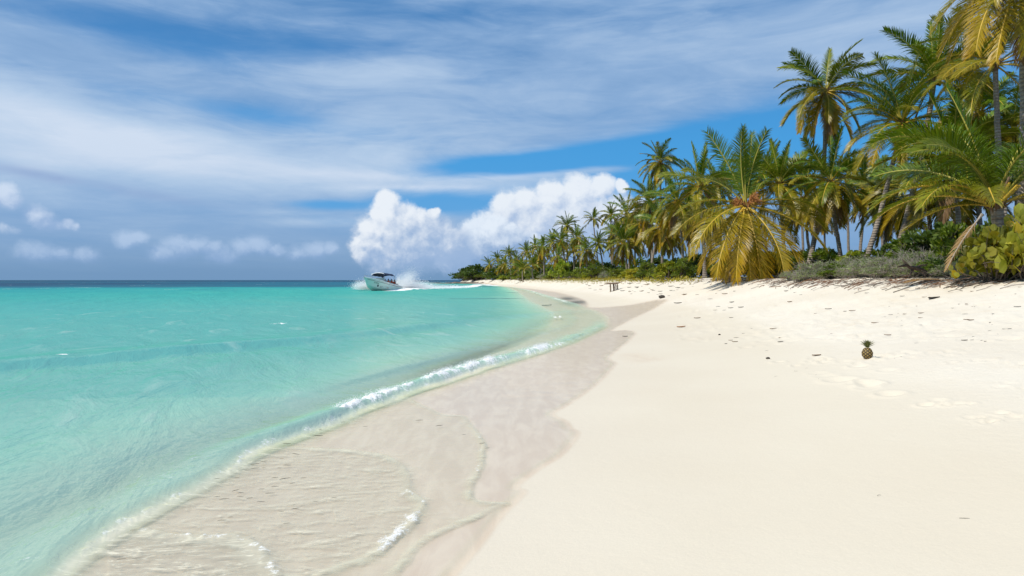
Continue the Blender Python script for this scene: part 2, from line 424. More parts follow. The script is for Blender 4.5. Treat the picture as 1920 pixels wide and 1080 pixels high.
# ------------------------------------------------------------------ grid shared by sand and water
fine = np.arange(-42, 42.01, 0.115)
side = np.array([43, 45, 48, 52, 57, 63, 70, 80, 95, 115, 140, 165])
ANG = np.radians(np.concatenate([-side[::-1], fine, side, [180 + 15]]))
rad = [0.4]
while rad[-1] < 12000:
    d = rad[-1]
    rad.append(d + (0.25 if d < 2.4 else max(0.016, min(d * d / 1127 * 0.75, 0.022 * d))))
RAD = np.array(rad)
AA, RR = np.meshgrid(ANG, RAD)
GX, GY = (np.sin(AA) * RR), (np.cos(AA) * RR)
NR, NA = GX.shape
idx = np.arange(NR * NA).reshape(NR, NA)
QUADS = np.stack([idx[:-1, :-1], idx[:-1, 1:], idx[1:, 1:], idx[1:, :-1]], -1)[..., ::-1].reshape(-1, 4)
QCEN_R = 0.5 * (RR[:-1, :-1] + RR[1:, 1:]).ravel()
X, Y = GX.ravel(), GY.ravel()
S = X - xs(Y); TT = S / np.maximum(xv(Y) - xs(Y), 2.0)
Z = gz(X, Y)
# footprints and scuffs where the photograph shows disturbed sand
def foot(px, py, n, spread, dep=0.03, rr=0.11):
    c = hit(px, py)
    for k in range(n):
        dimples.append((c[0] + rng.normal(0, spread), c[1] + rng.normal(0, spread * 1.3), rr * rng.uniform(.7, 1.3), dep * rng.uniform(.6, 1.3)))
for a in ((1765, 752, 5, .16, .022, .07), (1870, 775, 4, .15, .02, .06), (1865, 790, 3, .1, .02, .05), (1680, 668, 7, .35, .022, .08), (1740, 662, 7, .3, .02, .07), (1830, 678, 7, .25, .022, .07),
          (1505, 680, 4, .25, .03, .09), (1545, 678, 2, .12, .03, .08), (1590, 675, 4, .3, .03, .12), (1600, 712, 3, .25, .03, .14), (1655, 728, 3, .2, .03, .16), (1500, 640, 6, .5, .03, .14), (1440, 630, 5, .5, .03, .14),
          (1650, 668, 4, .3, .03, .12), (1530, 700, 2, .2, .02, .15), (1880, 725, 3, .2, .018, .07), (1895, 750, 2, .15, .018, .06)):
    foot(*a)
for k in range(480):          # trampled upper beach
    px, py = rng.uniform(1080, 1930), rng.uniform(532, 640)
    if px < 1270 and py > 560: continue
    c = hit(px, py)
    dimples.append((c[0], c[1], rng.uniform(.07, .2), rng.uniform(.012, .035)))
near = RR.ravel() < 70
for (dx, dy, r, dep) in dimples:
    m = near & (np.abs(X - dx) < 3 * r) & (np.abs(Y - dy) < 3 * r)
    q = ((X[m] - dx) ** 2 + (Y[m] - dy) ** 2) / (r * r)
    Z[m] += dep * (-np.exp(-q * 1.2) + 0.55 * np.exp(-(np.sqrt(q) - 1.35) ** 2 * 6))
def zat(x, y):
    """ground height with the footprints"""
    z = float(gz(x, y))
    for (dx, dy, r, dep) in dimples:
        q = ((x - dx) ** 2 + (y - dy) ** 2) / (r * r)
        if q < 9: z += dep * (-math.exp(-q * 1.2) + 0.55 * math.exp(-(math.sqrt(q) - 1.35) ** 2 * 6))
    return z
sel = (RR.ravel() < 420) & (np.abs(S) < 12) & (Y > -30)
wd = np.where(S < 0, 5.0, -5.0)
wd[sel] = sdist(X[sel], Y[sel], wet_line, wet_poly)
# damp: soft edge that widens with distance, plus the drying tongue
wid = 0.014 + 0.005 * np.maximum(Y, 1)
WET = sstep(wd, -wid, wid * 0.4)
tg = np.array([hit(*p) for p in ((1135, 668), (1180, 664), (1222, 674), (1170, 682), (1130, 690))])
tm = near & inside(X, Y, tg)
td = np.zeros_like(X); td[near] = np.clip(1 - seg_dist(X[near], Y[near], tg) / .35, 0, 1); td[tm] = 1
WET = np.maximum(WET, td * 0.45 * sstep(X, *(np.sort([tg[0][0], tg[2][0]]))))
DAMP = np.exp(-np.maximum(-wd, 0) / (0.45 + 0.05 * np.maximum(Y, 0)))          # sea-smoothed strip
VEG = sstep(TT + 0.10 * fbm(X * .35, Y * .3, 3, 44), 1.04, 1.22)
# drifts of weed stain in the far bend
st = np.zeros_like(X)
for (px, py, rx, ry) in ((1080, 567, 1.0, 3.4), (1064, 560, .6, 4.5)):
    c = hit(px, py); st = np.maximum(st, np.exp(-((X - c[0]) / rx) ** 2 - ((Y - c[1]) / ry) ** 2))
ground_V = np.stack([X, Y, Z], 1)

def sand_material():
    m, t, o = mat("coral_sand")
    geo = t.n.new('ShaderNodeNewGeometry').outputs['Position']
    wet, damp, veg, stain = t.attr('wet'), t.attr('damp'), t.attr('veg'), t.attr('stain')
    up = t.attr('upper')
    n_big = t.noise(geo, 0.35, 4, 0.55); n_mid = t.noise(geo, 2.2, 5, 0.6); n_fine = t.noise(geo, 60, 3, 0.7)
    n_gr = t.noise(geo, 420, 2, 0.7)
    dry = t.mix(t.sm(n_big, 0.3, 0.7), (0.745, 0.66, 0.53, 1), (0.80, 0.72, 0.59, 1))
    dry = t.mix(t.mul(t.sm(n_mid, 0.52, 0.75), t.mul(up, 0.35)), dry, (0.70, 0.565, 0.40, 1))
    smooth = t.mix(t.sm(n_big, 0.3, 0.7), (0.685, 0.595, 0.455, 1), (0.715, 0.63, 0.49, 1))
    dry = t.mix(t.sm(up, 0.0, 0.9), smooth, dry)
    dry = t.mix(t.mul(damp, 0.4), dry, (0.66, 0.58, 0.475, 1))
    grain = t.add(t.mul(t.sub(n_gr, 0.5), 0.22), t.mul(t.sub(n_fine, 0.5), 0.12))
    dry = t.mix(1.0, dry, t.xyz(t.add(1.0, grain), t.add(1.0, grain), t.add(1.0, grain)), 'MULTIPLY')
    specks = t.mul(t.sm(t.vor(geo, 16, 'F1', dim='3D'), 0.10, 0.05), t.mul(t.sm(t.noise(geo, 1.1, 3), 0.52, 0.68), up))
    dry = t.mix(t.mul(specks, 0.75), dry, (0.14, 0.10, 0.07, 1))
    strk = t.noise(t.vm('MULTIPLY', geo, (7.0, 1.6, 1.0)), 1.0, 5, 0.6, 0.6)
    wcol = t.mix(t.sm(strk, 0.35, 0.7), (0.645, 0.51, 0.37, 1), (0.73, 0.60, 0.445, 1))
    wcol = t.mix(stain, wcol, (0.16, 0.13, 0.08, 1))
    c = t.mix(wet, dry, wcol)
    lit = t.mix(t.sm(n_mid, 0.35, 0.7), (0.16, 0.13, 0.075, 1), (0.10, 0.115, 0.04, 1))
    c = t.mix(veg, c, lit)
    hgt = t.add(t.add(t.mul(n_fine, 0.35), t.mul(n_gr, 0.12)), t.mul(t.noise(geo, 9, 4, 0.6), 1.0))
    hgt = t.mul(hgt, t.mx(t.mul(t.sub(1.0, wet), t.add(0.25, t.mul(up, 1.1))), 0.05))
    b = t.bump(hgt, 0.55, 0.03)
    p = principled(t, Base_Color=c, Roughness=t.lin(wet, 0, 1, 0.95, 0.32), Normal=b)
    t.put(p.inputs['Specular IOR Level'], t.lin(wet, 0, 1, 0.15, 0.12))
    t.l.new(p.outputs[0], o.inputs[0])
    return m
me = np_mesh("beach_ground", ground_V, QUADS, mats=[sand_material()],
             attrs=dict(wet=WET, damp=DAMP, veg=VEG, stain=st, upper=sstep(TT, 0.33, 0.55)))
ground = tag(link(bpy.data.objects.new("beach_ground", me)), "pale coral sand beach rising from the sea to the palm grove", "ground", kind="structure")

# ------------------------------------------------------------------ water
slope = np.sqrt(1 + (xs(Y + .5) - xs(Y - .5)) ** 2)
sB = S / slope                                   # metres landward of the breaker
amp_far = np.clip((-sB - 0.2) / 6, 0, 1)
cc, sn = math.cos(-0.42), math.sin(-0.42)
al, ac = X * sn + Y * cc, X * cc - Y * sn         # along / across the waves
h = 0.030 * fbm(ac * 0.55, al * 0.16, 3, 51) + 0.020 * fbm(ac * 1.7, al * 0.55, 3, 55) + 0.05 * fbm(ac * 0.12, al * 0.03, 2, 57) * sstep(-sB, 4, 20)
h = h * (0.15 + 0.85 * amp_far)
# the long low swell that crosses the picture
sw_s = (X - swell(Y)) / np.sqrt(1 + (swell(Y + .5) - swell(Y - .5)) ** 2) + 0.12 * fbm(Y * .3, X * 0 + 3, 2, 61)
A2 = 0.135 * sstep(Y, 0, 8) * (1 - sstep(Y, 33, 38)) * (0.9 + .25 * fbm(Y * .25, X * 0, 2, 63)) * (0.6 + 0.4 * (1 - sstep(Y, 20, 34)))
h = h + A2 * np.where(sw_s < 0, np.exp(-(sw_s / 1.5) ** 2), np.exp(-(sw_s / 0.55) ** 2))
# a second fold just outside the pan
e2 = sB + 1.55 + .2 * fbm(Y * .3, X * 0, 2, 66)
h = h + 0.045 * sstep(Y, 8, 12) * (1 - sstep(Y, 36, 44)) * np.where(e2 < 0, np.exp(-(e2 / .7) ** 2), np.exp(-(e2 / .15) ** 2))
# the small breaker
wob = 0.10 * fbm(Y * 0.9, X * 0 + 1, 3, 71)
b = sB + 0.22 + wob
AB = (0.055 + 0.05 * sstep(Y, 6, 8) * (1 - sstep(Y, 13, 18)) + .03 * fbm(Y * .8, X * 0, 2, 73)) * sstep(Y, 1, 4) * (1 - sstep(Y, 20, 30))
h = h + AB * np.where(b < 0, np.exp(-(b / .36) ** 2), np.exp(-(b / .12) ** 2))
bb = sB + .18
farb = sstep(Y, 40, 46) * (1 - sstep(Y, 120, 200))
h = h + farb * .09 * np.exp(-(bb / .5) ** 2)
# thin sheets running up the sand
def dsel(line, poly, box):
    d = np.full(X.shape, -9.0)
    mm = (X > box[0]) & (X < box[1]) & (Y > box[2]) & (Y < box[3])
    d[mm] = sdist(X[mm], Y[mm], line, poly); return d
d1 = dsel(*lobe1, (-4, 2, 2, 12)); d2 = dsel(*lobe2, (-4, 1, 2, 10)); d3 = dsel(*lobe3, (-4, 0, 2, 8))
rip = fbm(X * 2.2 + .6 * Y, Y * 7 - X * 1.5, 3, 81)
edge = lambda d: 0.006 * sstep(d, 0, .03) + 0.010 * np.exp(-((d - .03) / .05) ** 2)
thick = 0.004 + edge(d1) + edge(d2) * 1.2 + edge(d3) + (d1 > 0) * .0016 * (rip + .3) * np.clip(d1 * 4, 0, 1)
fl = 0.0022 * fbm(X * 1.2, Y * 4, 3, 83)
sheet = Z + np.maximum(thick + fl * sstep(wd, 0.05, .5), 0.0025)
on = sstep(sB, -0.05, 0.25)
WZ = np.where(sB > -0.05, np.maximum(sheet, h * (1 - on) + sheet * on), np.maximum(h, Z + 0.01))
depth = np.maximum(WZ - Z, 0)
# foam
fn = fbm(X * 9, Y * 6, 4, 91); fn2 = fbm(X * 22, Y * 13, 3, 93)
foam = np.zeros_like(X)
def bfoam(y0, y1, strength, wid=.17, off=.08, soft=.3):
    global foam
    w = sstep(Y, y0 - soft, y0 + soft) * (1 - sstep(Y, y1 - soft, y1 + soft))
    w = w * sstep(fbm(Y * 1.6, X * 0 + y0, 2, 97), -.75, -.1)
    foam = np.maximum(foam, strength * w * np.exp(-((b + off + .05 * fn) / wid) ** 2) * np.clip(0.75 + 1.5 * fn + .6 * fn2, 0, 1.2))
yb = lambda px, py: float(hit(px, py)[1])
bfoam(yb(548, 818), yb(628, 770), 1.0, .10, .02, .08)
bfoam(yb(756, 736), yb(880, 699), 1.15, .12, .03, .12)
bfoam(yb(942, 690), yb(1070, 647), .85, .16, .0, .2)
bfoam(yb(1080, 640), yb(1190, 600), .28, .22, .0, .8)
bfoam(2.6, 30, .30, .045, -.13, 1)
bfoam(46, 62, 0.42, .4, .1, 3); bfoam(62, 140, .35, .7, .1, 6)
def efoam(d, strength, wid, y0=-99, y1=99):
    global foam
    foam = np.maximum(foam, strength * sstep(sB, -.1, .1) * np.exp(-((d - wid * .8) / wid) ** 2) * sstep(fn * .7 + fn2 * .9, -.15, .4) * sstep(Y, y0 - .2, y0 + .2) * (1 - sstep(Y, y1 - .2, y1 + .2)))
efoam(d2, .5, .07, yb(708, 1050), yb(790, 925)); efoam(d2, .18, .03); efoam(d1, .26, .05, yb(890, 900), yb(905, 805)); efoam(d1, .2, .025)
efoam(d3, .35, .05); efoam(wd - 0.02, .12, .02, 3, 20)
lace = sstep(1 - np.abs(fbm(X * 1.3, Y * 1.1, 3, 95)) * 7, 0, 1) * np.exp(-((sB + .4) / .7) ** 2) * (1 - sstep(Y, 9, 16)) * (.35 + .3 * fn)
foam = np.maximum(foam, lace * .5 * (1 - sstep(Y, 6, 8)))
crest = np.exp(-((sw_s + .12) / .10) ** 2) * sstep(fbm(Y * .7, X * 0 + 9, 3, 98), .25, .5) * sstep(Y, 10, 12) * (1 - sstep(Y, 30, 34))
foam = np.maximum(foam, crest * .25)
for (px, py, sx, sy) in ((1043, 594, .28, 1.0), (522, 606, .25, .5), (118, 675, .10, .15)):
    d = CZ * F / (py - HY); c = ((px - 960) / F * d, d)
    foam = np.maximum(foam, np.exp(-((X - c[0]) / sx) ** 2 - ((Y - c[1]) / sy) ** 2) * sstep(fn, -.4, .2))
# wake of the boat: it came along the shore from the point
wake_l = np.array([(-19.0, 99), (-17.5, 106), (-16, 116), (-13.5, 135), (-11.5, 165), (-11, 205), (-12, 240)])
wk = (RR.ravel() < 320) & (Y > 80) & (np.abs(X) < 70)
wdist = np.full(X.shape, 99.0); wdist[wk] = seg_dist(X[wk], Y[wk], smooth_line(wake_l, 5))
ww = 0.8 + np.clip((Y - 100) / 16, 0, 1) * 2.6 - np.clip((Y - 130) / 80, 0, 1) * 1.2
foam = np.maximum(foam, sstep(ww - wdist + .8 * fbm(X * .5, Y * .2, 3, 99), -.2, 1.0) * (1.05 - .5 * sstep(Y, 150, 260)) * sstep(Y, 98, 103))
WZ = WZ + 0.35 * np.exp(-(wdist / np.maximum(ww, .1)) ** 2) * sstep(Y, 104, 109) * (1 - sstep(Y, 120, 150)) * (1 + .5 * fbm(X * .9, Y * .4, 2, 100))
# surf on the far reef and white caps
reef = np.exp(-((Y - 318) / 12) ** 2) * np.exp(-((X + 48) / 12) ** 2) * sstep(fbm(X * .25, Y * .08, 3, 101), .05, .3)
foam = np.maximum(foam, reef)
rim = np.zeros_like(X)
def erim(d, a, wid):
    global rim
    rim = np.maximum(rim, a * sstep(sB, -.1, .1) * np.exp(-((d - wid) / wid) ** 2) * (.55 + .6 * sstep(fn, -.4, .3)))
brk = sstep(fbm(X * 1.4, Y * 1.1, 3, 121), -.35, .35)
erim(d2, .62, .045); erim(d1, .5, .035); erim(d3, .5, .10); rim = rim * (.25 + .75 * brk); erim(wd - .04, .22, .03 + 0 * X)
rim = np.maximum(rim, .95 * (.55 + .45 * brk) * np.exp(-((sB + .06 + wob) / (.05 + .004 * np.maximum(Y, 0))) ** 2) * sstep(Y, 2.2, 3) * (1 - sstep(Y, 11, 22)))
farcap = (Y > 110) * sstep(fbm(X * .12, Y * .035, 4, 103), .52, .62) * .35 * (X < -30)
foam = np.maximum(foam, farcap)
farsh = (Y > 190) * (Y < 345) * np.exp(-((sB + 1.5) / 2.2) ** 2) * sstep(fbm(Y * .05, X * .2, 2, 104), -.5, .2) * .9
foam = np.clip(np.maximum(foam, farsh), 0, 1)
fn3 = fbm(X * 38, Y * 20, 2, 94)
WZ = WZ + 0.032 * foam * np.clip(.5 * fn + fn2 + .9 * fn3 + .25, 0, 1.5) * (Y < 25) * (np.abs(sB) < .6)
depth = depth + 2.6 * AB * np.exp(-((b + .12) / .28) ** 2) * (Y < 32)
sheets = (d1 > 0) * .35 + sstep(d2, 0, .1) * .4 + sstep(d3, 0, .15) * .4
# dark weed patches on the bottom
weed = np.zeros_like(X)
for (px, py, sx, sy, a) in ((900, 560, 3.0, 1.1, 1.0), (955, 559.5, 1.6, .9, .9), (962, 548.5, 1.7, 3, .6), (845, 559, 2.5, .7, .55), (770, 594, .5, .35, .6)):
    d = CZ * F / (py - HY); cx = (px - 960) / F * d
    weed = np.maximum(weed, a * np.exp(-((X - cx) / sx) ** 2 - ((Y - d) / sy) ** 2))
weed = sstep(weed + .35 * fbm(X * .6, Y * .5, 3, 107), .25, .75) * (weed > .08)
fp = np.maximum(sstep(fbm(X * .004, Y * .012, 3, 109), .0, .35) * sstep(Y, 150, 190) * (X < -5), 0)
weed = np.maximum(weed, fp * .6)
film = np.where(sB > 0.3, sstep(wd, 0.0, .05 + .006 * np.maximum(Y, 0)), 1.0)
keep = (sB < 0.5) | (wd > 0)
kq = keep[QUADS].all(1)
WZ = np.where(RR.ravel() > 400, 0.0, WZ)
used = np.unique(QUADS[kq]); remap = np.full(len(X), -1, np.int64); remap[used] = np.arange(len(used))

def water_material():
    m, t, o = mat("sea_water")
    geo = t.n.new('ShaderNodeNewGeometry').outputs['Position']
    dep, foam, film, weed, dist, rim, sheets = t.attr('depth'), t.attr('foam'), t.attr('film'), t.attr('weed'), t.attr('dist'), t.attr('rim'), t.attr('sheets')
    rot = t.n.new('ShaderNodeMapping'); rot.inputs['Rotation'].default_value = (0, 0, -0.42); t.l.new(geo, rot.inputs['Vector'])
    pr = rot.outputs[0]
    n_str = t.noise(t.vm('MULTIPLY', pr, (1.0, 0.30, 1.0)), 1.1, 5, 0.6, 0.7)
    n_big = t.noise(t.vm('MULTIPLY', pr, (1.0, 0.35, 1.0)), 0.16, 4, 0.55, 0.5)
    n_rip = t.noise(t.vm('MULTIPLY', pr, (1.0, 0.45, 1.0)), 4.5, 4, 0.6, 0.5)
    n_fin = t.noise(t.vm('MULTIPLY', pr, (1.0, 0.6, 1.0)), 16.0, 3, 0.6, 0.4)
    n_far = t.noise(t.vm('MULTIPLY', pr, (1.0, 0.3, 1.0)), 0.035, 5, 0.65, 0.5)
    dd = t.mul(dep, t.add(0.72, t.mul(n_big, 0.56)))
    dd = t.add(dd, t.mul(t.sub(n_str, 0.5), t.mul(0.35, t.mn(dep, 1.0))))
    body = t.ramp(t.div(dd, 8.0), [(0.0, (0.66, 0.70, 0.48)), (0.03, (0.56, 0.80, 0.55)), (0.07, (0.33, 0.66, 0.445)), (0.135, (0.125, 0.43, 0.315)), (0.24, (0.042, 0.37, 0.305)),
                                  (0.36, (0.012, 0.29, 0.285)), (0.55, (0.006, 0.135, 0.20)), (1.0, (0.004, 0.055, 0.115))])
    body = t.mix(t.mul(t.sm(n_far, 0.5, 0.68), t.mul(t.sm(dist, 60, 150), 0.55)), body, (0.012, 0.12, 0.17, 1))
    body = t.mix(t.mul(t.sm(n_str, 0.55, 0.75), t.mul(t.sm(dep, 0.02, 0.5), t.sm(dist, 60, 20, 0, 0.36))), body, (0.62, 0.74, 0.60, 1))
    op = t.sub(1.0, t.exp(t.mul(t.mx(dd, 0.0), -2.3)))
    # caustic light ripples painted as pale streaks into the thin run-up's colour
    painted_caustics = t.mul(t.add(t.mul(t.sm(t.noise(t.vm('MULTIPLY', geo, (2.0, 7.0, 1.0)), 1.0, 5, 0.65, 1.2), 0.48, 0.72), 0.6), t.mul(t.sm(t.noise(t.vm('MULTIPLY', geo, (7.0, 19.0, 1.0)), 1.0, 4, 0.65, 1.6), 0.50, 0.68), 0.55)), t.mul(t.sm(dep, 0.004, 0.018), t.sm(dep, 0.3, 0.06)))
    painted_caustics = t.mul(painted_caustics, t.add(0.35, t.mul(sheets, 0.9)))
    haze_op = t.mul(t.sm(dep, 0.3, 0.06), t.mul(sheets, 0.22))
    op = t.m('MINIMUM', t.add(t.add(op, t.mul(painted_caustics, 0.55)), t.add(haze_op, t.mul(rim, 0.6))), 1.0)
    body = t.mix(t.mul(sheets, t.sm(dep, 0.3, 0.06)), body, (0.56, 0.55, 0.41, 1))
    body = t.mix(t.mx(t.mul(painted_caustics, t.sm(dep, 0.3, 0.06)), rim), body, (0.80, 0.72, 0.54, 1))
    body = t.mix(t.mul(weed, 0.8), body, (0.025, 0.10, 0.11, 1))
    op = t.mx(op, t.mul(weed, 0.8))
    hgt = t.add(t.add(t.mul(n_rip, 0.022), t.mul(n_fin, 0.006)), t.mul(n_str, 0.10))
    hgt = t.mul(hgt, t.add(t.sm(dep, 0.02, 0.25, 0.16, 1.0), 0.0))
    hfar = t.mul(t.noise(t.vm('MULTIPLY', pr, (1.0, 0.25, 1.0)), 0.35, 4, 0.6), t.sm(dist, 15, 80, 0.0, 0.55))
    nrm = t.bump(t.add(hgt, hfar), 0.8, 1.0)
    tr = t.n.new('ShaderNodeBsdfTransparent'); t.put(tr.inputs[0], t.mix(t.sm(dep, 0.0, 0.35), (1.0, 1.0, 1.0, 1), (0.80, 0.97, 0.93, 1)))
    df = t.n.new('ShaderNodeBsdfDiffuse'); t.l.new(body, df.inputs[0]); t.l.new(nrm, df.inputs['Normal'])
    mx = t.mixs(op, tr.outputs[0], df.outputs[0])
    gl = t.n.new('ShaderNodeBsdfGlossy'); t.put(gl.inputs['Roughness'], t.sm(dist, 5, 60, 0.07, 0.22)); t.l.new(nrm, gl.inputs['Normal'])
    gl.inputs['Color'].default_value = (0.97, 0.96, 0.93, 1)
    fr = t.n.new('ShaderNodeFresnel'); fr.inputs['IOR'].default_value = 1.33; t.l.new(nrm, fr.inputs['Normal'])
    fk = t.mul(t.m('MINIMUM', fr.outputs[0], t.mul(t.sm(dist, 8, 90, 0.34, 0.13), t.mx(t.sm(dep, 0.0, 0.35, 0.25, 1.0), t.mul(t.sm(n_str, 0.48, 0.68), 0.34)))), film)
    mx = t.mixs(fk, mx, gl.outputs[0])
    fo = t.n.new('ShaderNodeBsdfDiffuse'); fo.inputs[0].default_value = (0.90, 0.89, 0.86, 1)
    ff = t.sm(t.add(foam, t.mul(t.sub(t.noise(geo, 30, 4, 0.75), 0.5), t.mul(1.7, t.sm(foam, 0.02, 0.3)))), 0.18, 0.72)
    mx = t.mixs(t.mul(ff, t.sm(foam, 0.03, 0.2)), mx, fo.outputs[0])
    t.l.new(mx, o.inputs[0])
    return m
wv = np.stack([X, Y, WZ], 1)[used]
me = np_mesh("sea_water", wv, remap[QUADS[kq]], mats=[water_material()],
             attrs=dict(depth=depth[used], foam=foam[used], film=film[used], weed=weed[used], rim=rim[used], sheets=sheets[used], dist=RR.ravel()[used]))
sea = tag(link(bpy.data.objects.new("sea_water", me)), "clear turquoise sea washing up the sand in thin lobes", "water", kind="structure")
# ------------------------------------------------------------------ plants
def leaf_material(name, c_lo, c_hi, c_tip, trans=0.35, rough=0.45, vein=False):
    m, t, o = mat(name)
    oi = t.n.new('ShaderNodeObjectInfo'); tip = t.attr('tip')
    geo = t.n.new('ShaderNodeNewGeometry')
    rnd = geo.outputs['Random Per Island']
    nz = t.noise(geo.outputs['Position'], 1.3, 3, 0.6)
    f = t.m('MULTIPLY_ADD', rnd, 0.55, t.mul(nz, 0.55))
    c = t.mix(t.sm(f, 0.15, 0.95), (*c_lo, 1), (*c_hi, 1))
    oc = t.n.new('ShaderNodeSeparateColor'); t.l.new(oi.outputs['Color'], oc.inputs[0])
    yel = oc.outputs[0]                       # red of the object colour: how far the frond has yellowed
    c = t.mix(t.m('MINIMUM', t.mul(yel, t.add(0.6, t.mul(tip, 0.8))), 1.0), c, (*c_tip, 1))
    c = t.mix(t.mul(t.sm(tip, 0.8, 1.0), 0.45), c, (*c_tip, 1))
    br = t.m('MULTIPLY_ADD', oi.outputs['Random'], 0.35, 0.82)
    c = t.mix(1.0, c, t.xyz(br, br, br), 'MULTIPLY')
    p = principled(t, Base_Color=c, Roughness=rough)
    p.inputs['Specular IOR Level'].default_value = 0.35
    tl = t.n.new('ShaderNodeBsdfTranslucent')
    t.l.new(t.mix(1.0, c, (1.25, 1.25, 0.55, 1), 'MULTIPLY'), tl.inputs[0])
    t.l.new(t.mixs(trans, p.outputs[0], tl.outputs[0]), o.inputs[0])
    return m
M_PALM = leaf_material("palm_leaflet", (0.045, 0.100, 0.006), (0.17, 0.26, 0.014), (0.45, 0.265, 0.010), 0.24, 0.36)
M_DEAD = leaf_material("dry_palm_leaflet", (0.14, 0.075, 0.03), (0.27, 0.15, 0.06), (0.33, 0.21, 0.09), 0.25, 0.7)
M_RIB = simple_mat("frond_midrib", (0.56, 0.37, 0.04), 0.5, 0.3, 3.0)
M_RIBG = simple_mat("green_midrib", (0.40, 0.34, 0.05), 0.5, 0.3, 3.0)
M_RIBD = simple_mat("dry_midrib", (0.26, 0.17, 0.10), 0.7, 0.3, 3.0)
M_FIB = simple_mat("palm_fibre", (0.16, 0.095, 0.05), 0.9, 0.5, 9.0, 0.6)
M_STALK = simple_mat("dry_flower_stalk", (0.40, 0.17, 0.045), 0.75, 0.35, 7.0)
M_NUT = simple_mat("coconut_husk", (0.24, 0.20, 0.05), 0.55, 0.4, 3.0)
M_NUTB = simple_mat("brown_coconut_husk", (0.14, 0.085, 0.05), 0.8, 0.4, 5.0, 0.4)
def bark():
    m, t, o = mat("palm_bark")
    tc = t.n.new('ShaderNodeTexCoord').outputs['Object']
    sep = t.n.new('ShaderNodeSeparateXYZ'); t.l.new(tc, sep.inputs[0])
    n = t.noise(tc, 7, 5, 0.65); nb = t.noise(tc, 1.1, 3, 0.5)
    ring = t.m('SINE', t.m('MULTIPLY_ADD', sep.outputs[2], 46.0, t.mul(n, 4.0)))
    c = t.mix(t.sm(n, 0.3, 0.7), (0.21, 0.165, 0.125, 1), (0.37, 0.31, 0.25, 1))
    c = t.mix(t.mul(t.sm(ring, 0.55, 1.0), 0.6), c, (0.12, 0.09, 0.065, 1))
    c = t.mix(t.mul(t.sm(nb, 0.52, 0.72), 0.45), c, (0.13, 0.115, 0.095, 1))
    p = principled(t, Base_Color=c, Roughness=0.85, Normal=t.bump(t.add(t.mul(ring, -0.6), n), 0.7, 0.03))
    t.l.new(p.outputs[0], o.inputs[0]); return m
M_BARK = bark()

def tube(P, rad, nseg=8, cap=True):
    P = np.asarray(P, float); n = len(P); T = np.gradient(P, axis=0); T /= np.linalg.norm(T, axis=1, keepdims=True) + 1e-9
    ref = np.array([0.0, 1, 0]) if abs(T[0][1]) < .9 else np.array([1.0, 0, 0])
    V = []; a = np.linspace(0, 2 * np.pi, nseg, endpoint=False); rad = np.broadcast_to(rad, (n,))
    for i in range(n):
        u = np.cross(ref, T[i]); u /= np.linalg.norm(u) + 1e-9; v = np.cross(T[i], u)
        V.append(P[i] + rad[i] * (np.cos(a)[:, None] * u + np.sin(a)[:, None] * v))
    V = np.concatenate(V); Fc = []
    for i in range(n - 1):
        for k in range(nseg):
            k2 = (k + 1) % nseg
            Fc.append((i * nseg + k, i * nseg + k2, (i + 1) * nseg + k2, (i + 1) * nseg + k))
    return V, np.array(Fc)
class Soup:
    """gathers pieces of ONE part into one mesh"""
    def __init__(s): s.V = []; s.F4 = []; s.M = []; s.A = []; s.n = 0
    def add(s, V, F4, m=0, tip=0.0):
        V = np.asarray(V, float); s.V.append(V); s.F4.append(np.asarray(F4) + s.n); s.M.append(np.full(len(F4), m))
        s.A.append(np.broadcast_to(tip, (len(V),))); s.n += len(V)
    def mesh(s, name, mats, smooth=True):
        return np_mesh(name, np.concatenate(s.V), np.concatenate(s.F4), mats=mats, mat_idx=np.concatenate(s.M), smooth=smooth, attrs=dict(tip=np.concatenate(s.A)))

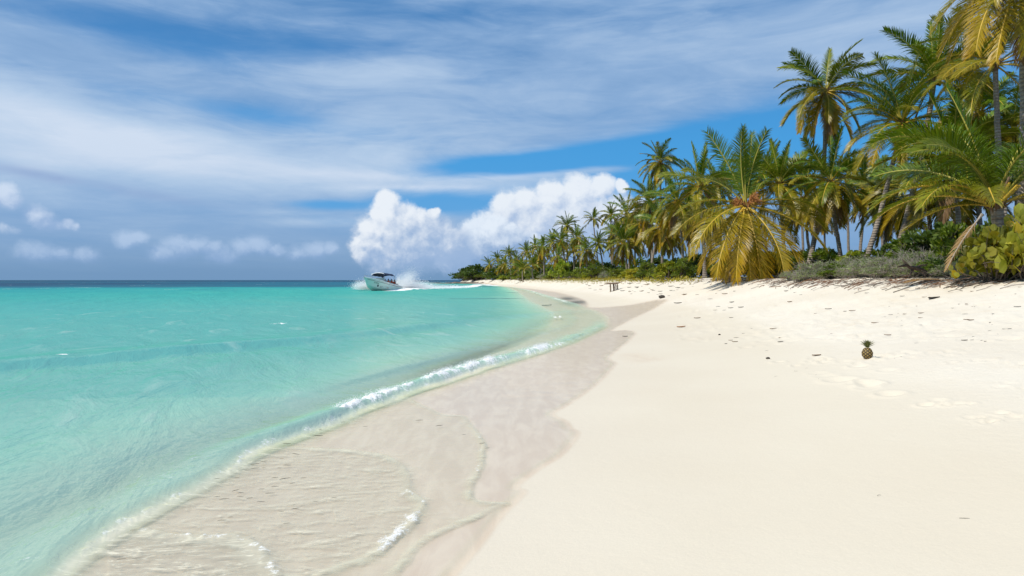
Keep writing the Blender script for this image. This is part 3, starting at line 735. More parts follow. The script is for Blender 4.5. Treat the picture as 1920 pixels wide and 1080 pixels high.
def frond_geo(L, e0, bend, nleaf=70, ll=0.75, droop=0.8, sway=0.0, seed=0, dead=False, width=0.045, nseg=3, petiole=0.16, power=1.25):
    """returns (leaflet V,F,tip) and (rachis V,F); rachis starts at the origin, heads along +X and bends down"""
    r = np.random.default_rng(seed)
    n = 28; s = np.linspace(0, 1, n)
    e = np.radians(e0 - bend * s ** power); az = np.radians(sway) * s ** 1.4
    d = np.stack([np.cos(e) * np.cos(az), np.cos(e) * np.sin(az), np.sin(e)], 1)
    P = np.vstack([[0, 0, 0], np.cumsum(0.5 * (d[1:] + d[:-1]) * (L / (n - 1)), axis=0)])
    rv, rf = tube(P, 0.036 * (1 - s) ** 0.7 * (L / 4) + 0.008 + 0.03 * np.exp(-s * 14), 6)
    V = []; A = []
    pos = np.linspace(petiole, 0.995, nleaf)
    roll0 = r.normal(0, 0.18)
    for side in (1, -1):
        sj = np.clip(pos + r.uniform(-.004, .004, nleaf), 0, 1)
        if dead: keep = r.random(nleaf) > .25; sj = sj[keep]
        m = len(sj)
        p0 = np.stack([np.interp(sj, s, P[:, k]) for k in range(3)], 1)
        T = np.stack([np.interp(sj, s, d[:, k]) for k in range(3)], 1); T /= np.linalg.norm(T, axis=1, keepdims=True)
        B = np.stack([-np.sin(np.interp(sj, s, az)), np.cos(np.interp(sj, s, az)), np.zeros(m)], 1)
        N = np.cross(T, B); N *= np.sign(N[:, 2:3] + 1e-6) * 1.0
        q = (sj - petiole) / (1 - petiole)
        length = ll * (0.42 + 0.58 * np.clip(q / 0.28, 0, 1) ** .7) * (1 - 0.62 * np.clip((q - .35) / .65, 0, 1) ** 1.5) * r.uniform(.86, 1.1, m) * (L / 4) ** .5
        sw = np.radians(32 + 30 * q + r.normal(0, 4, m))
        lift = 0.30 + r.normal(0, .10, m) + roll0 * side
        D = side * B * np.cos(sw)[:, None] + T * np.sin(sw)[:, None] + N * lift[:, None]
        D /= np.linalg.norm(D, axis=1, keepdims=True)
        W = T - (T * D).sum(1, keepdims=True) * D; W /= np.linalg.norm(W, axis=1, keepdims=True) + 1e-9
        dr = droop * r.uniform(.7, 1.35, m)
        cur = p0.copy(); rows = []
        wid = width * r.uniform(.8, 1.15, m)
        for k in range(nseg + 1):
            f = k / nseg
            w = wid * (0.55 + 0.9 * f) if f < .35 else wid * max(0.04, (1 - f) / .65 * .95 + .04)
            rows.append(np.stack([cur - W * w[:, None] / 2 if np.ndim(w) else cur - W * w / 2, cur + W * w[:, None] / 2 if np.ndim(w) else cur + W * w / 2], 1))
            f2 = (k + .5) / nseg
            dd = D + np.array([0, 0, -1.0]) * (dr * f2 ** 1.3 * 1.25)[:, None] + r.normal(0, .03, (m, 3))
            dd /= np.linalg.norm(dd, axis=1, keepdims=True)
            cur = cur + dd * (length / nseg)[:, None]
        rows = np.stack(rows, 1)                                    # m, nseg+1, 2, 3
        V.append(rows.reshape(-1, 3))
        a = np.linspace(0, 1, nseg + 1)[None, :, None] * 0.6 + 0.4 * q[:, None, None]
        A.append(np.broadcast_to(a, (m, nseg + 1, 2)).reshape(-1))
    V = np.concatenate(V); A = np.concatenate(A)
    nl = len(V) // (2 * (nseg + 1)); base = np.arange(nl)[:, None] * 2 * (nseg + 1); k = np.arange(nseg)[None, :] * 2
    b0 = (base + k).ravel(); Fl = np.stack([b0, b0 + 1, b0 + 3, b0 + 2], 1)
    return (V, Fl, A), (rv, rf)

# frond library: [kind][variant] -> (leaflet mesh, midrib mesh or None)
#            e0  bend droop
KINDS = {'spear': (82, 12, .25), 'up': (70, 42, .45), 'arch': (80, 112, .9), 'rise': (50, 70, .65), 'mid': (26, 72, .85), 'low': (2, 62, .75), 'hang': (-28, 46, .45), 'skirt': (-58, 24, .35), 'dead': (-62, 22, 1.2)}
LIB = {}
def build_lib(tagname, nleaf, nseg, width, nvar, split):
    for ki, (k, (e0, bd, dr)) in enumerate(KINDS.items()):
        lst = []
        for v in range(nvar):
            rr = np.random.default_rng(100 * ki + v)
            (V, Fl, A), (rv, rf) = frond_geo(4.0, e0 + rr.normal(0, 3), bd + rr.normal(0, 6), nleaf, 0.66 if k == 'spear' else 1.2 if k == 'arch' else 0.92, dr, rr.normal(0, 12), 977 * ki + 13 * v, k == 'dead', width, nseg)
            lm, rm = (M_DEAD, M_RIBD) if k == 'dead' else (M_PALM, M_RIB if k in ('low', 'hang', 'skirt', 'mid') else M_RIBG)
            if split:
                s = Soup(); s.add(V, Fl, 0, A); a = s.mesh('frond', [lm])
                s = Soup(); s.add(rv, rf); b = s.mesh('midrib', [rm])
                lst.append((a, b))
            else:
                s = Soup(); s.add(V, Fl, 0, A); s.add(rv, rf, 1); lst.append((s.mesh('frond', [lm, rm]), None))
        LIB[tagname, k] = lst
build_lib('near', 104, 4, 0.036, 4, True)
build_lib('mid', 76, 3, 0.066, 3, True)
build_lib('far', 42, 2, 0.105, 3, False)

def trunk_mesh(P0, P1, r0, r1, bow, n=26, seg=10, seed=0):
    """tapered, ringed trunk from P0 to P1 (local), bowed sideways"""
    r = np.random.default_rng(seed); s = np.linspace(0, 1, n)
    P0, P1, bow = np.array(P0, float), np.array(P1, float), np.array(bow, float)
    P = P0 + (P1 - P0) * s[:, None] + bow * (4 * s * (1 - s))[:, None] * 0.5
    P[:, :2] += 0.02 * np.cumsum(r.normal(0, .5, (n, 2)), axis=0) * (s * (1 - s) * 4)[:, None]
    rad = r0 + (r1 - r0) * s ** .7 + 0.10 * np.exp(-s * 14) + 0.004 * np.sin(np.arange(n) * 2.1)
    V, Fc = tube(P, rad, seg)
    so = Soup(); so.add(V, Fc); return so.mesh('trunk', [M_BARK]), P[-1] - P[-2]

def crown_spec(kind, r):
    """list of (frond kind, azimuth, length factor, yellowing)"""
    out = []
    if kind == 'full': cnt = (('spear', 2), ('up', 4), ('rise', 6), ('mid', 6), ('low', 6), ('hang', 4), ('dead', 1))
    elif kind == 'shaggy': cnt = (('spear', 1), ('up', 4), ('rise', 5), ('mid', 6), ('low', 6), ('hang', 7), ('skirt', 5), ('dead', 2))
    elif kind == 'open': cnt = (('spear', 1), ('up', 4), ('rise', 4), ('mid', 5), ('low', 5), ('hang', 3))
    elif kind == 'young': cnt = (('spear', 2), ('up', 6), ('rise', 7), ('mid', 6), ('low', 3))
    elif kind == 'droop': cnt = (('spear', 2), ('up', 3), ('rise', 3), ('mid', 4), ('low', 6), ('hang', 8), ('skirt', 6), ('dead', 2))
    else: cnt = kind
    for k, n in cnt:
        ph = r.uniform(0, 360)
        yb = {'spear': 0.0, 'up': 0.05, 'arch': .1, 'rise': .12, 'mid': .14, 'low': .28, 'hang': .48, 'skirt': .72, 'dead': .3}[k]
        for i in range(n):
            out.append((k, ph + 360 * i / n + r.normal(0, 12), r.uniform(.88, 1.08), float(np.clip(yb + r.normal(0, .14), 0, 1))))
    return out
def add_frond(root, crown, lib, k, az, scale, yel, r, tilt=0.0, twist=0.0, z=0.0, label=None):
    lst = LIB[lib, k]; a, b = lst[int(r.integers(len(lst)))]
    o = bpy.data.objects.new('dead_frond' if k == 'dead' else 'frond', a)
    o.location = (crown[0], crown[1], crown[2] + z)
    o.rotation_mode = 'XYZ'; o.rotation_euler = (R(twist), R(-tilt), R(az)); o.scale = (scale,) * 3
    o.color = (yel, r.uniform(), 0, 1); link(o, root)
    if label: o['label'] = label
    if b is not None:
        q = bpy.data.objects.new('midrib', b); link(q, o)
    return o
def fibre_mesh(rad, seed):
    """sheath bases and fibre at the heart of the crown"""
    r = np.random.default_rng(seed); so = Soup()
    for i in range(16):
        a = r.uniform(0, 2 * np.pi); e = r.uniform(.3, 1.1)
        P = [np.array([0, 0, -.35]) + np.array([math.cos(a), math.sin(a), 0]) * .09, np.array([math.cos(a) * .16, math.sin(a) * .16, -.08]),
             np.array([math.cos(a) * (.16 + .34 * math.cos(e)), math.sin(a) * (.16 + .34 * math.cos(e)), .05 + .36 * math.sin(e)])]
        V, Fc = tube(np.array(P) * rad / .3, np.array([.07, .055, .02]) * rad / .3, 5); so.add(V, Fc)
    return so.mesh('crown_fibre', [M_FIB])
def nut_mesh(n, seed, m):
    r = np.random.default_rng(seed); so = Soup()
    for i in range(n):
        a = 2 * np.pi * i / n + r.uniform(-.3, .3); c = np.array([math.cos(a) * .26, math.sin(a) * .26, -.22 + r.uniform(-.12, .1)])
        th = np.linspace(0, np.pi, 7); P = np.stack([np.zeros(7), np.zeros(7), -np.cos(th) * .13], 1) + c
        V, Fc = tube(P, np.sin(th) * .095 + .002, 8); so.add(V, Fc)
    return so.mesh('coconut_cluster', [m])
FIB = [fibre_mesh(.3, 5), fibre_mesh(.3, 6)]
NUTS = [nut_mesh(7, 1, M_NUT), nut_mesh(6, 2, M_NUTB)]
PALMS = []
def palm(name, px, cy, bpx, d, kind, scale, label, group=None, lib=None, seed=0, bow=(0, 0, 0), base_d=None, r0=.15, r1=.10, nuts=None, extra=None, base_z=None, bend_kind=None, tilt=0.0, yel=0.0):
    """a coconut palm whose crown centre is at pixel (px, cy) at distance d and whose foot is at column bpx"""
    r = np.random.default_rng(seed + 1000)
    base = at_depth(bpx, base_d or d)
    if base_z is not None: base.z = base_z
    base.z -= 0.05
    top = Vector(ray(px, cy, d)); loc = top - base
    root = empty(name, base)
    tag(root, label, 'palm tree', group)
    lib = lib or ('near' if d < 36 else 'mid' if d < 80 else 'far')
    seg = {'near': 12, 'mid': 9, 'far': 6}[lib]
    tm, _ = trunk_mesh((0, 0, 0), loc, r0, r1, bow, 30 if lib != 'far' else 12, seg, seed)
    link(bpy.data.objects.new('trunk', tm), root)
    if lib != 'far':
        f = bpy.data.objects.new('crown_fibre', FIB[seed % 2]); f.location = loc; f.scale = (scale * .9,) * 3; link(f, root)
    if nuts is not None:
        f = bpy.data.objects.new('coconut_cluster', NUTS[nuts]); f.location = loc; f.rotation_euler = (0, 0, r.uniform(0, 6)); link(f, root)
    for (k, az, s, y) in crown_spec(kind, r):
        add_frond(root, loc, lib, k, az, s * scale, min(1, max(0, y + yel)), r, tilt=r.normal(0, 4), twist=r.normal(0, 10))
    for q in (extra or ()):
        k, az, s, y, tl = q[:5]
        add_frond(root, loc, lib, k, az, s * scale, y * .85, r, tilt=tl, twist=q[5] if len(q) > 5 else 0)
    PALMS.append((root, px, cy, d)); return root, loc, r
# ------------------------------------------------------------------ the palms, near to far
A_extra = [('spear', 270, .98, .0, 0, 2), ('spear', 95, .95, .0, 4, 8), ('up', 262, .92, .05, 16, 9), ('up', 285, .94, .0, 18, -8), ('up', 195, 1.05, .0, 12, 16), ('rise', 178, .95, .1, 14, 30),
           ('mid', 182, .95, .35, -4), ('low', 192, 1.05, .5, 0), ('low', 212, 1.15, .65, -6), ('hang', 227, 1.18, .8, 2), ('hang', 243, 1.15, .9, -4), ('skirt', 256, 1.08, .95, 4), ('hang', 270, 1.08, .7, -20), ('skirt', 284, 1.1, .9, 2),
           ('hang', 300, 1.12, .75, -8), ('hang', 316, 1.15, .9, 0), ('skirt', 326, 1.1, .9, 8), ('low', 336, 1.08, .6, -12), ('low', 2, 1.1, .45, 8), ('mid', 350, 1.0, .3, -4), ('low', 22, .95, .5, 0), ('low', 150, .95, .5, 0),
           ('hang', 120, 1.0, .7, 0), ('hang', 60, 1.0, .7, 0), ('hang', 200, 1.05, .8, -6), ('skirt', 222, 1.05, .85, 8), ('dead', 240, .45, .3, -10), ('dead', 290, .4, .3, 0)]
rootA, locA, rA = palm('coconut_palm', 1398, 386, 1362, 38.0, (), 1.13, "squat palm with olive yellow fronds hanging to the sand and orange flower stalks", "coconut palms behind the beach", 'near', 1, (.2, 0, -.3), r0=.19, r1=.15, extra=A_extra)
def stalks(root, loc, n, seed, Ls=.75):
    r = np.random.default_rng(seed)
    for i in range(n):
        so = Soup(); a = r.uniform(0, 2 * np.pi); e = r.uniform(.0, 1.0)
        d0 = np.array([math.cos(a) * math.cos(e), math.sin(a) * math.cos(e), math.sin(e)])
        p = np.array([d0 * t_ for t_ in (.15, .4, .6)]); V, Fc = tube(p, [.03, .022, .015], 5); so.add(V, Fc)
        for k in range(22):
            d = d0 + r.normal(0, .42, 3); d /= np.linalg.norm(d); st = d0 * r.uniform(.35, .6); l = Ls * r.uniform(.3, .6)
            V, Fc = tube(np.array([st, st + d * l * .5, st + d * l + np.array([0, 0, -.10])]), [.016, .013, .006], 4); so.add(V, Fc)
        o = bpy.data.objects.new('flower_stalk', so.mesh('flower_stalk', [M_STALK])); o.location = loc; link(o, root)
stalks(rootA, locA + Vector((0, -.25, .05)), 13, 3, .85)

E_extra = [('arch', 182, 1.28, .05, 0, 20), ('arch', 196, 1.1, .1, -4, 10), ('rise', 215, 1.15, .15, 0), ('mid', 180, 1.15, .25, 8), ('mid', 204, 1.12, .3, 6), ('mid', 226, 1.0, .35, 0), ('low', 190, .85, .5, 6), ('up', 320, .85, .1, -8),
           ('up', 90, 1.0, .0, -4), ('rise', 350, 1.1, .1, 4), ('mid', 330, 1.0, .3, 4), ('arch', 300, 1.1, .0, 2), ('arch', 40, 1.1, .0, 2, 10), ('spear', 150, 1.1, .0, -6), ('rise', 130, 1.1, .05, 0), ('mid', 150, 1.0, .2, 0), ('mid', 20, 1.0, .2, 0), ('rise', 205, 1.05, .15, 6)]
rootE, locE, rE = palm('coconut_palm', 1868, 388, 1880, 20.5, (), 0.90, "short near palm arching long green fronds leftwards above the round leaved shrub", "coconut palms behind the beach", 'near', 2, (0, 0, 0), r0=.2, r1=.17, extra=E_extra)
rp = np.random.default_rng(77)
for i in range(9):           # cut leaf stems round its heart
    a = rp.uniform(0, 2 * np.pi); so = Soup(); el = rp.uniform(.7, 1.25); l = rp.uniform(.7, 1.1)
    d = np.array([math.cos(a) * math.cos(el), math.sin(a) * math.cos(el), math.sin(el)])
    V, Fc = tube(np.array([d * .05, d * l * .5, d * l]), [.07, .05, .035], 6); so.add(V, Fc)
    o = bpy.data.objects.new('leaf_stem', so.mesh('leaf_stem', [M_RIBD if i % 2 else M_RIB])); o.location = locE; link(o, rootE)

F_extra = [('hang', 178, 1.0, .7, 0), ('hang', 200, 1.05, .8, -6), ('skirt', 215, 1.1, .85, 10), ('hang', 235, 1.0, .6, -10), ('skirt', 190, 1.0, .9, 14), ('dead', 225, .95, .3, 0), ('dead', 250, 1.0, .3, 6), ('dead', 205, .8, .3, 4), ('hang', 255, 1.0, .75, -8),
           ('hang', 280, 1.0, .7, -6), ('skirt', 300, 1.0, .9, 6), ('dead', 270, 1.0, .3, 0), ('low', 170, .9, .5, -10), ('low', 220, .95, .55, -12), ('mid', 200, .9, .3, 0), ('mid', 260, .9, .3, 0), ('hang', 330, 1, .7, 0), ('hang', 20, 1, .7, 0), ('low', 100, 1, .5, 0), ('hang', 140, .9, .7, 0)]
palm('coconut_palm', 1921, -62, 1914, 21.5, (), 0.92, "tall right edge palm with brown and yellow fronds hanging into the top corner", "coconut palms behind the beach", 'near', 3, (.15, 0, 0), r0=.17, r1=.13, nuts=1, extra=F_extra)
palm('coconut_palm', 1548, 172, 1511, 44, 'shaggy', 0.90, "tall palm with a full round crown and a long bare trunk leaning right", "coconut palms behind the beach", 'mid', 4, (.9, 0, 0), r0=.17, r1=.12, nuts=1)
palm('coconut_palm', 1692, 232, 1612, 36, 'open', 0.92, "leaning palm with windswept crown above the left one of two slanting pale trunks", "coconut palms behind the beach", 'near', 5, (.3, 0, 0), nuts=0, extra=[('rise', 180, 1.1, .1, 6), ('mid', 188, 1.0, .2, 14), ('low', 190, 1.0, .6, 4), ('up', 150, 1.15, 0, 0), ('up', 200, 1.1, .05, 0), ('hang', 200, .9, .8, 0), ('hang', 240, .9, .8, 0)])
palm('coconut_palm', 1752, 148, 1668, 39, 'full', 0.95, "tall palm whose ringed trunk is the thicker right one of two slanting trunks", "coconut palms behind the beach", 'mid', 6, (.6, 0, 0), r0=.19, r1=.13, nuts=0)
palm('coconut_palm', 1866, 122, 1890, 30, 'open', 0.84, "tall palm behind the top right corner with pale yellow fronds reaching left", "coconut palms behind the beach", 'near', 7, (0, 0, 0), extra=[('mid', 190, .85, .5, 0), ('low', 200, 1.0, .6, 6)])
palm('coconut_palm', 1557, 342, 1580, 42, 'droop', 0.78, "mid height palm with hanging yellow lower fronds right of the tall leaning trunk", "coconut palms behind the beach", 'mid', 8, (.2, 0, 0), nuts=1)
palm('coconut_palm', 1462, 345, 1475, 47, 'full', 0.80, "dark green palm standing just behind the right shoulder of the squat palm", "coconut palms behind the beach", 'mid', 9, (.1, 0, 0))
palm('coconut_palm', 1313, 352, 1322, 52, 'full', 0.85, "palm with upright feathery fronds just left of the squat palm", "coconut palms behind the beach", 'mid', 10, (.1, 0, 0))
palm('coconut_palm', 1238, 304, 1243, 82, 'shaggy', 0.80, "lone tall slim palm rising above the others with a dark round crown", "coconut palms behind the beach", 'mid', 11, (-.2, 0, 0), r0=.16, r1=.11, nuts=1)
palm('coconut_palm', 1672, 372, 1652, 48, 'droop', 0.82, "yellowing palm seen between the two slanting pale trunks", "coconut palms behind the beach", 'mid', 12, (0, 0, 0))
palm('coconut_palm', 1735, 350, 1748, 40, 'droop', 0.88, "shaded palm with drooping fronds right of the ringed slanting trunk", "coconut palms behind the beach", 'mid', 13, (0, 0, 0))
palm('coconut_palm', 1790, 300, 1800, 34, 'full', 0.95, "palm half hidden behind the long arching fronds of the short near palm", "coconut palms behind the beach", 'mid', 14, (0, 0, 0))
palm('coconut_palm', 1622, 352, 1610, 58, 'droop', 0.80, "smaller palm deeper in the grove left of the slanting trunks", "coconut palms behind the beach", 'mid', 15, (0, 0, 0))
palm('coconut_palm', 1428, 330, 1440, 62, 'full', 0.86, "palm deeper in the grove showing above the crown heart of the squat palm", "coconut palms behind the beach", 'mid', 16, (0, 0, 0))
palm('coconut_palm', 1510, 372, 1522, 60, 'droop', 0.85, "yellow green palm deeper in the grove beside the foot of the tall leaning trunk", "coconut palms behind the beach", 'mid', 17, (0, 0, 0))
palm('coconut_palm', 1270, 378, 1280, 64, 'shaggy', 0.85, "drooping palm standing right below the lone tall slim palm", "coconut palms behind the beach", 'mid', 18, (.3, 0, 0))
palm('coconut_palm', 1218, 380, 1222, 78, 'shaggy', 0.85, "bushy palm standing left below the lone tall slim palm", "coconut palms behind the beach", 'mid', 19, (.2, 0, 0))
palm('coconut_palm', 1176, 402, 1178, 92, 'droop', 0.82, "thick crowned palm with hanging yellow fronds above the driftwood table", "coconut palms behind the beach", 'far', 20, (.4, 0, 0))
palm('coconut_palm', 1240, 424, 1218, 70, 'droop', 0.80, "palm with gold hanging fronds over two crossing trunks", "coconut palms behind the beach", 'mid', 21, (-.3, 0, 0))
palm('coconut_palm', 1170, 455, 1176, 84, 'droop', 0.74, "low palm with fronds spread like spokes above the driftwood table", "coconut palms behind the beach", 'mid', 22, (.1, 0, 0))
palm('coconut_palm', 1205, 418, 1226, 86, 'droop', 0.80, "palm whose thin trunk leans left across the crossing trunks", "coconut palms behind the beach", 'far', 23, (.3, 0, 0))
far_list = [   # px, crown y, foot px, distance, kind, scale
    (1112, 411, 1126, 140, 'open', .62, "slender far palm with a sparse crown standing clear above its neighbours"),
    (1145, 404, 1148, 128, 'full', .66, "far palm just right of the slender clear one, half hidden by a thick crown"),
    (1122, 458, 1130, 112, 'full', .60, "lower far palm directly below the slender clear crown"),
    (1083, 446, 1087, 120, 'droop', .66, "far palm left below the slender clear crown with drooping fronds"),
    (1063, 424, 1066, 138, 'full', .75, "far palm topping the rise of crowns left of the slender clear one"),
    (1052, 452, 1070, 128, 'shaggy', .72, "far palm over a thin curved pale trunk"),
    (1036, 456, 1040, 150, 'full', .80, None), (1019, 464, 1020, 142, 'droop', .70, None), (1003, 462, 1004, 185, 'open', .75, None), (987, 473, 990, 195, 'full', .85, None),
    (969, 487, 972, 195, 'droop', .70, None), (955, 477, 958, 222, 'full', .85, None), (947, 494, 952, 228, 'droop', .85, None), (932, 486, 934, 276, 'full', 1.0, None), (917, 496, 919, 296, 'droop', 1.0, None),
    (980, 504, 981, 165, 'young', .80, "bushy low palm without a visible trunk at the far edge of the beach"), (1000, 498, 1001, 150, 'young', .75, None), (1046, 480, 1048, 112, 'droop', .6, None), (1100, 470, 1102, 105, 'droop', .62, None),
    (1075, 470, 1078, 132, 'full', .75, None), (1150, 440, 1154, 118, 'shaggy', .75, None), (1192, 445, 1196, 100, 'shaggy', .78, None), (1258, 440, 1262, 88, 'droop', .8, None), (1290, 410, 1292, 78, 'shaggy', .85, None),
    (1330, 400, 1334, 72, 'droop', .85, None), (940, 500, 941, 262, 'shaggy', .9, None), (1012, 480, 1013, 165, 'shaggy', .8, None), (965, 498, 966, 210, 'shaggy', .8, None), (1350, 350, 1352, 80, 'full', .85, None),
    (1500, 335, 1508, 76, 'full', .85, None), (1590, 330, 1594, 74, 'full', .85, None), (1650, 340, 1656, 70, 'shaggy', .9, None), (1830, 355, 1838, 46, 'shaggy', .85, None), (1835, 215, 1846, 44, 'shaggy', .9, None), (1545, 395, 1548, 85, 'droop', .8, None), (1902, 250, 1908, 42, 'shaggy', .9, None)]
order = sorted([q for q in far_list if q[6] is None and q[0] < 1100])
names_far = ["leftmost small palm of the far grove beside the dark rounded trees", "second small palm from the left tip of the far grove", "third small palm from the left tip of the far grove, low and drooping", "fourth small palm from the left tip of the far grove", "fifth palm from the left tip of the far grove, tall with clear trunk",
             "far palm low between the first tall ones of the left grove", "far palm sixth along the skyline from the left tip", "far palm with crown just below the skyline above the bushy trunkless palm", "low young palm right of the bushy trunkless palm", "far palm with spread crown above the young trunkless palms", "far palm with shaggy crown under the skyline dip", "far palm with hanging fronds right of the skyline dip", "far skyline palm left of the highest far crown", "small drooping palm in front of the curved pale trunk", "far palm filling the gap left of the drooping far palm", "far palm low behind the bright green shrub"]
nm = {q[0]: n for q, n in zip(order, names_far)}
nm2 = {1150: "shaggy palm low behind the thick crowned palm, left side", 1192: "shaggy palm low between the spoke palm and the crossing trunks", 1258: "drooping palm filling the shade under the lone slim palm", 1290: "shaggy palm between the lone slim palm and the squat palm", 1330: "drooping palm behind the left fronds of the squat palm", 1350: "green palm behind the upright spears of the squat palm",
       1500: "green palm in the background between the squat palm and the tall leaning trunk", 1590: "background palm right of the mid height yellow palm", 1650: "background palm behind the left slanting trunk", 1715: "background palm behind the right slanting trunk", 1775: "drooping background palm below the long arching fronds", 1830: "background palm close left of the short near palm",
       1835: "tall background palm below the pale yellow fronds at top right", 1545: "small far palm low behind the tall leaning trunk", 1902: "background palm at the right edge behind the thin grey trunk"}
for i, (px, cy, bx, d, k, s, lab) in enumerate(far_list):
    lab = lab or nm.get(px) or nm2.get(px) or "far palm close behind the shaggy low crowns of the grove"
    palm('coconut_palm', px, cy, bx, d, k, s, lab, "coconut palms behind the beach", None, 40 + i, (rp.normal(0, .4), 0, 0), r0=.16, r1=.11)

# ------------------------------------------------------------------ shrubs
M_LEAFG = leaf_material("shrub_leaf", (0.055, 0.105, 0.008), (0.19, 0.26, 0.022), (0.38, 0.30, 0.02), 0.3)
M_LEAFY = leaf_material("yellow_green_leaf", (0.15, 0.22, 0.016), (0.38, 0.43, 0.05), (0.52, 0.38, 0.03), 0.35)
M_LEAFD = leaf_material("dark_leaf", (0.042, 0.085, 0.010), (0.125, 0.18, 0.024), (0.16, 0.16, 0.03), 0.25)
M_LEAFS = leaf_material("silver_leaf", (0.15, 0.20, 0.075), (0.33, 0.40, 0.17), (0.33, 0.30, 0.15), 0.25, 0.7)
M_GRAPE = leaf_material("round_shrub_leaf", (0.12, 0.19, 0.018), (0.38, 0.42, 0.07), (0.56, 0.33, 0.02), 0.4, 0.35)
M_TWIG = simple_mat("grey_twig", (0.36, 0.31, 0.265), 0.85, 0.35, 9.0)
M_TWIGB = simple_mat("brown_twig", (0.13, 0.10, 0.075), 0.85, 0.4, 9.0)
def rand_dirs(r, n):
    d = r.normal(0, 1, (n, 3)); return d / np.linalg.norm(d, axis=1, keepdims=True)
def leaf_cloud(r, C, D, size, aspect=.5, roundleaf=False):
    """leaves at C whose blades point roughly along D"""
    n = len(C); D = D + r.normal(0, .5, (n, 3)); D /= np.linalg.norm(D, axis=1, keepdims=True)
    U = np.cross(D, rand_dirs(r, n)); U /= np.linalg.norm(U, axis=1, keepdims=True) + 1e-9
    s = size * r.uniform(.6, 1.25, n)[:, None]; tipv = r.uniform(0, 1, n) ** 2
    if roundleaf:
        N = np.cross(D, U); a = np.radians([-90, -30, 30, 90, 150, 210])
        ring = [C + s * .5 * (D * (1 + math.sin(q)) + U * math.cos(q) + N * .16 * (math.cos(q) ** 2)) for q in a]
        V = np.stack(ring, 1).reshape(-1, 3); b = np.arange(n) * 6
        return V, np.concatenate([np.stack([b, b + 1, b + 2, b + 3], 1), np.stack([b, b + 3, b + 4, b + 5], 1)]), np.repeat(tipv, 6)
    V = np.stack([C, C + s * (D * .5 + U * aspect * .5), C + s * D, C + s * (D * .5 - U * aspect * .5)], 1).reshape(-1, 3)
    b = np.arange(n) * 4
    return V, np.stack([b, b + 1, b + 2, b + 3], 1), np.repeat(tipv, 4)
def shrub_meshes(kind, seed):
    """unit shrub about 1 m high and 1.4 m wide: foliage and branches"""
    r = np.random.default_rng(seed)
    nc = {'green': 26, 'yellow': 24, 'dark': 34, 'silver': 26, 'grape': 30, 'twiggy': 26}[kind]
    ctr = []
    while len(ctr) < nc:
        p = np.array([r.uniform(-.7, .7), r.uniform(-.7, .7), r.uniform(.10, .88)])
        if (p[0] / .72) ** 2 + (p[1] / .72) ** 2 + ((p[2] - .2) / .75) ** 2 < 1: ctr.append(p)
    ctr = np.array(ctr); rad = r.uniform(.13, .26, nc)
    per, size, asp, rl, m = {'green': (95, .12, .45, False, M_LEAFG), 'yellow': (70, .13, .7, True, M_LEAFY), 'dark': (110, .12, .5, False, M_LEAFD), 'silver': (120, .075, .38, False, M_LEAFS), 'grape': (26, .17, 1, True, M_GRAPE), 'twiggy': (95, .07, .4, False, M_LEAFS)}[kind]
    so = Soup()
    for c, q in zip(ctr, rad):
        D = rand_dirs(r, per); D[:, 2] = np.abs(D[:, 2]) * .8 + D[:, 2] * .2
        C = c + D * q * r.uniform(.55, 1.0, (per, 1)); C[:, 2] = np.maximum(C[:, 2], .01)
        V, Fc, tp = leaf_cloud(r, C, D + np.array([0, 0, .25]), size, asp, rl); so.add(V, Fc, 0, tp)
    fol = so.mesh('foliage', [m], smooth=False)
    sb = Soup()
    for c in ctr:
        st = np.array([r.normal(0, .12), r.normal(0, .12), -.06]); midp = (st + c) / 2 + r.normal(0, .06, 3)
        V, Fc = tube(np.array([st, midp, c]), [.022, .015, .006], 4); sb.add(V, Fc)
        for k in range(26 if kind in ('twiggy', 'silver') else 4):
            d = rand_dirs(r, 1)[0]; d[2] = abs(d[2]); l = r.uniform(.15, .38)
            s0 = c + r.normal(0, .05, 3)
            V, Fc = tube(np.array([s0, s0 + d * l * .5 + r.normal(0, .02, 3), s0 + d * l + r.normal(0, .05, 3)]), [.007, .005, .003], 3); sb.add(V, Fc)
    return fol, sb.mesh('branches', [M_TWIG if kind in ('silver', 'twiggy') else M_TWIGB])
SHR = {k: [shrub_meshes(k, 10 * i + j) for j in range(2 if k in ('silver', 'twiggy', 'grape') else 3)] for i, k in enumerate(('green', 'yellow', 'dark', 'silver', 'grape', 'twiggy'))}
def veg_d(px, off=0.0):
    d = np.linspace(14, 345, 3400); f = (px - 960) / F * d - xv(d) - off
    k = np.nonzero(f > 0)[0]
    sg = np.nonzero(np.diff(np.sign(f)))[0]
    return float(d[sg[0]]) if len(sg) else float(d[np.argmin(np.abs(f))])
def shrub(name, kind, px, d, hgt, wid, label, group, seed, yel=0.0, cat='shrub'):
    r = np.random.default_rng(seed); p = at_depth(px, d); p.z -= .03
    o = empty(name, p, r.uniform(0, 6.28)); tag(o, label, cat, group)
    fol, br = SHR[kind][seed % len(SHR[kind])]
    for nme, me_ in (('foliage', fol), ('branches', br)):
        q = bpy.data.objects.new(nme, me_); q.scale = (wid / 1.4, wid / 1.4, hgt); q.color = (yel, r.uniform(), 0, 1); link(q, o)
    return o
rs = np.random.default_rng(5)
g_front = "shrubs along the edge of the sand"
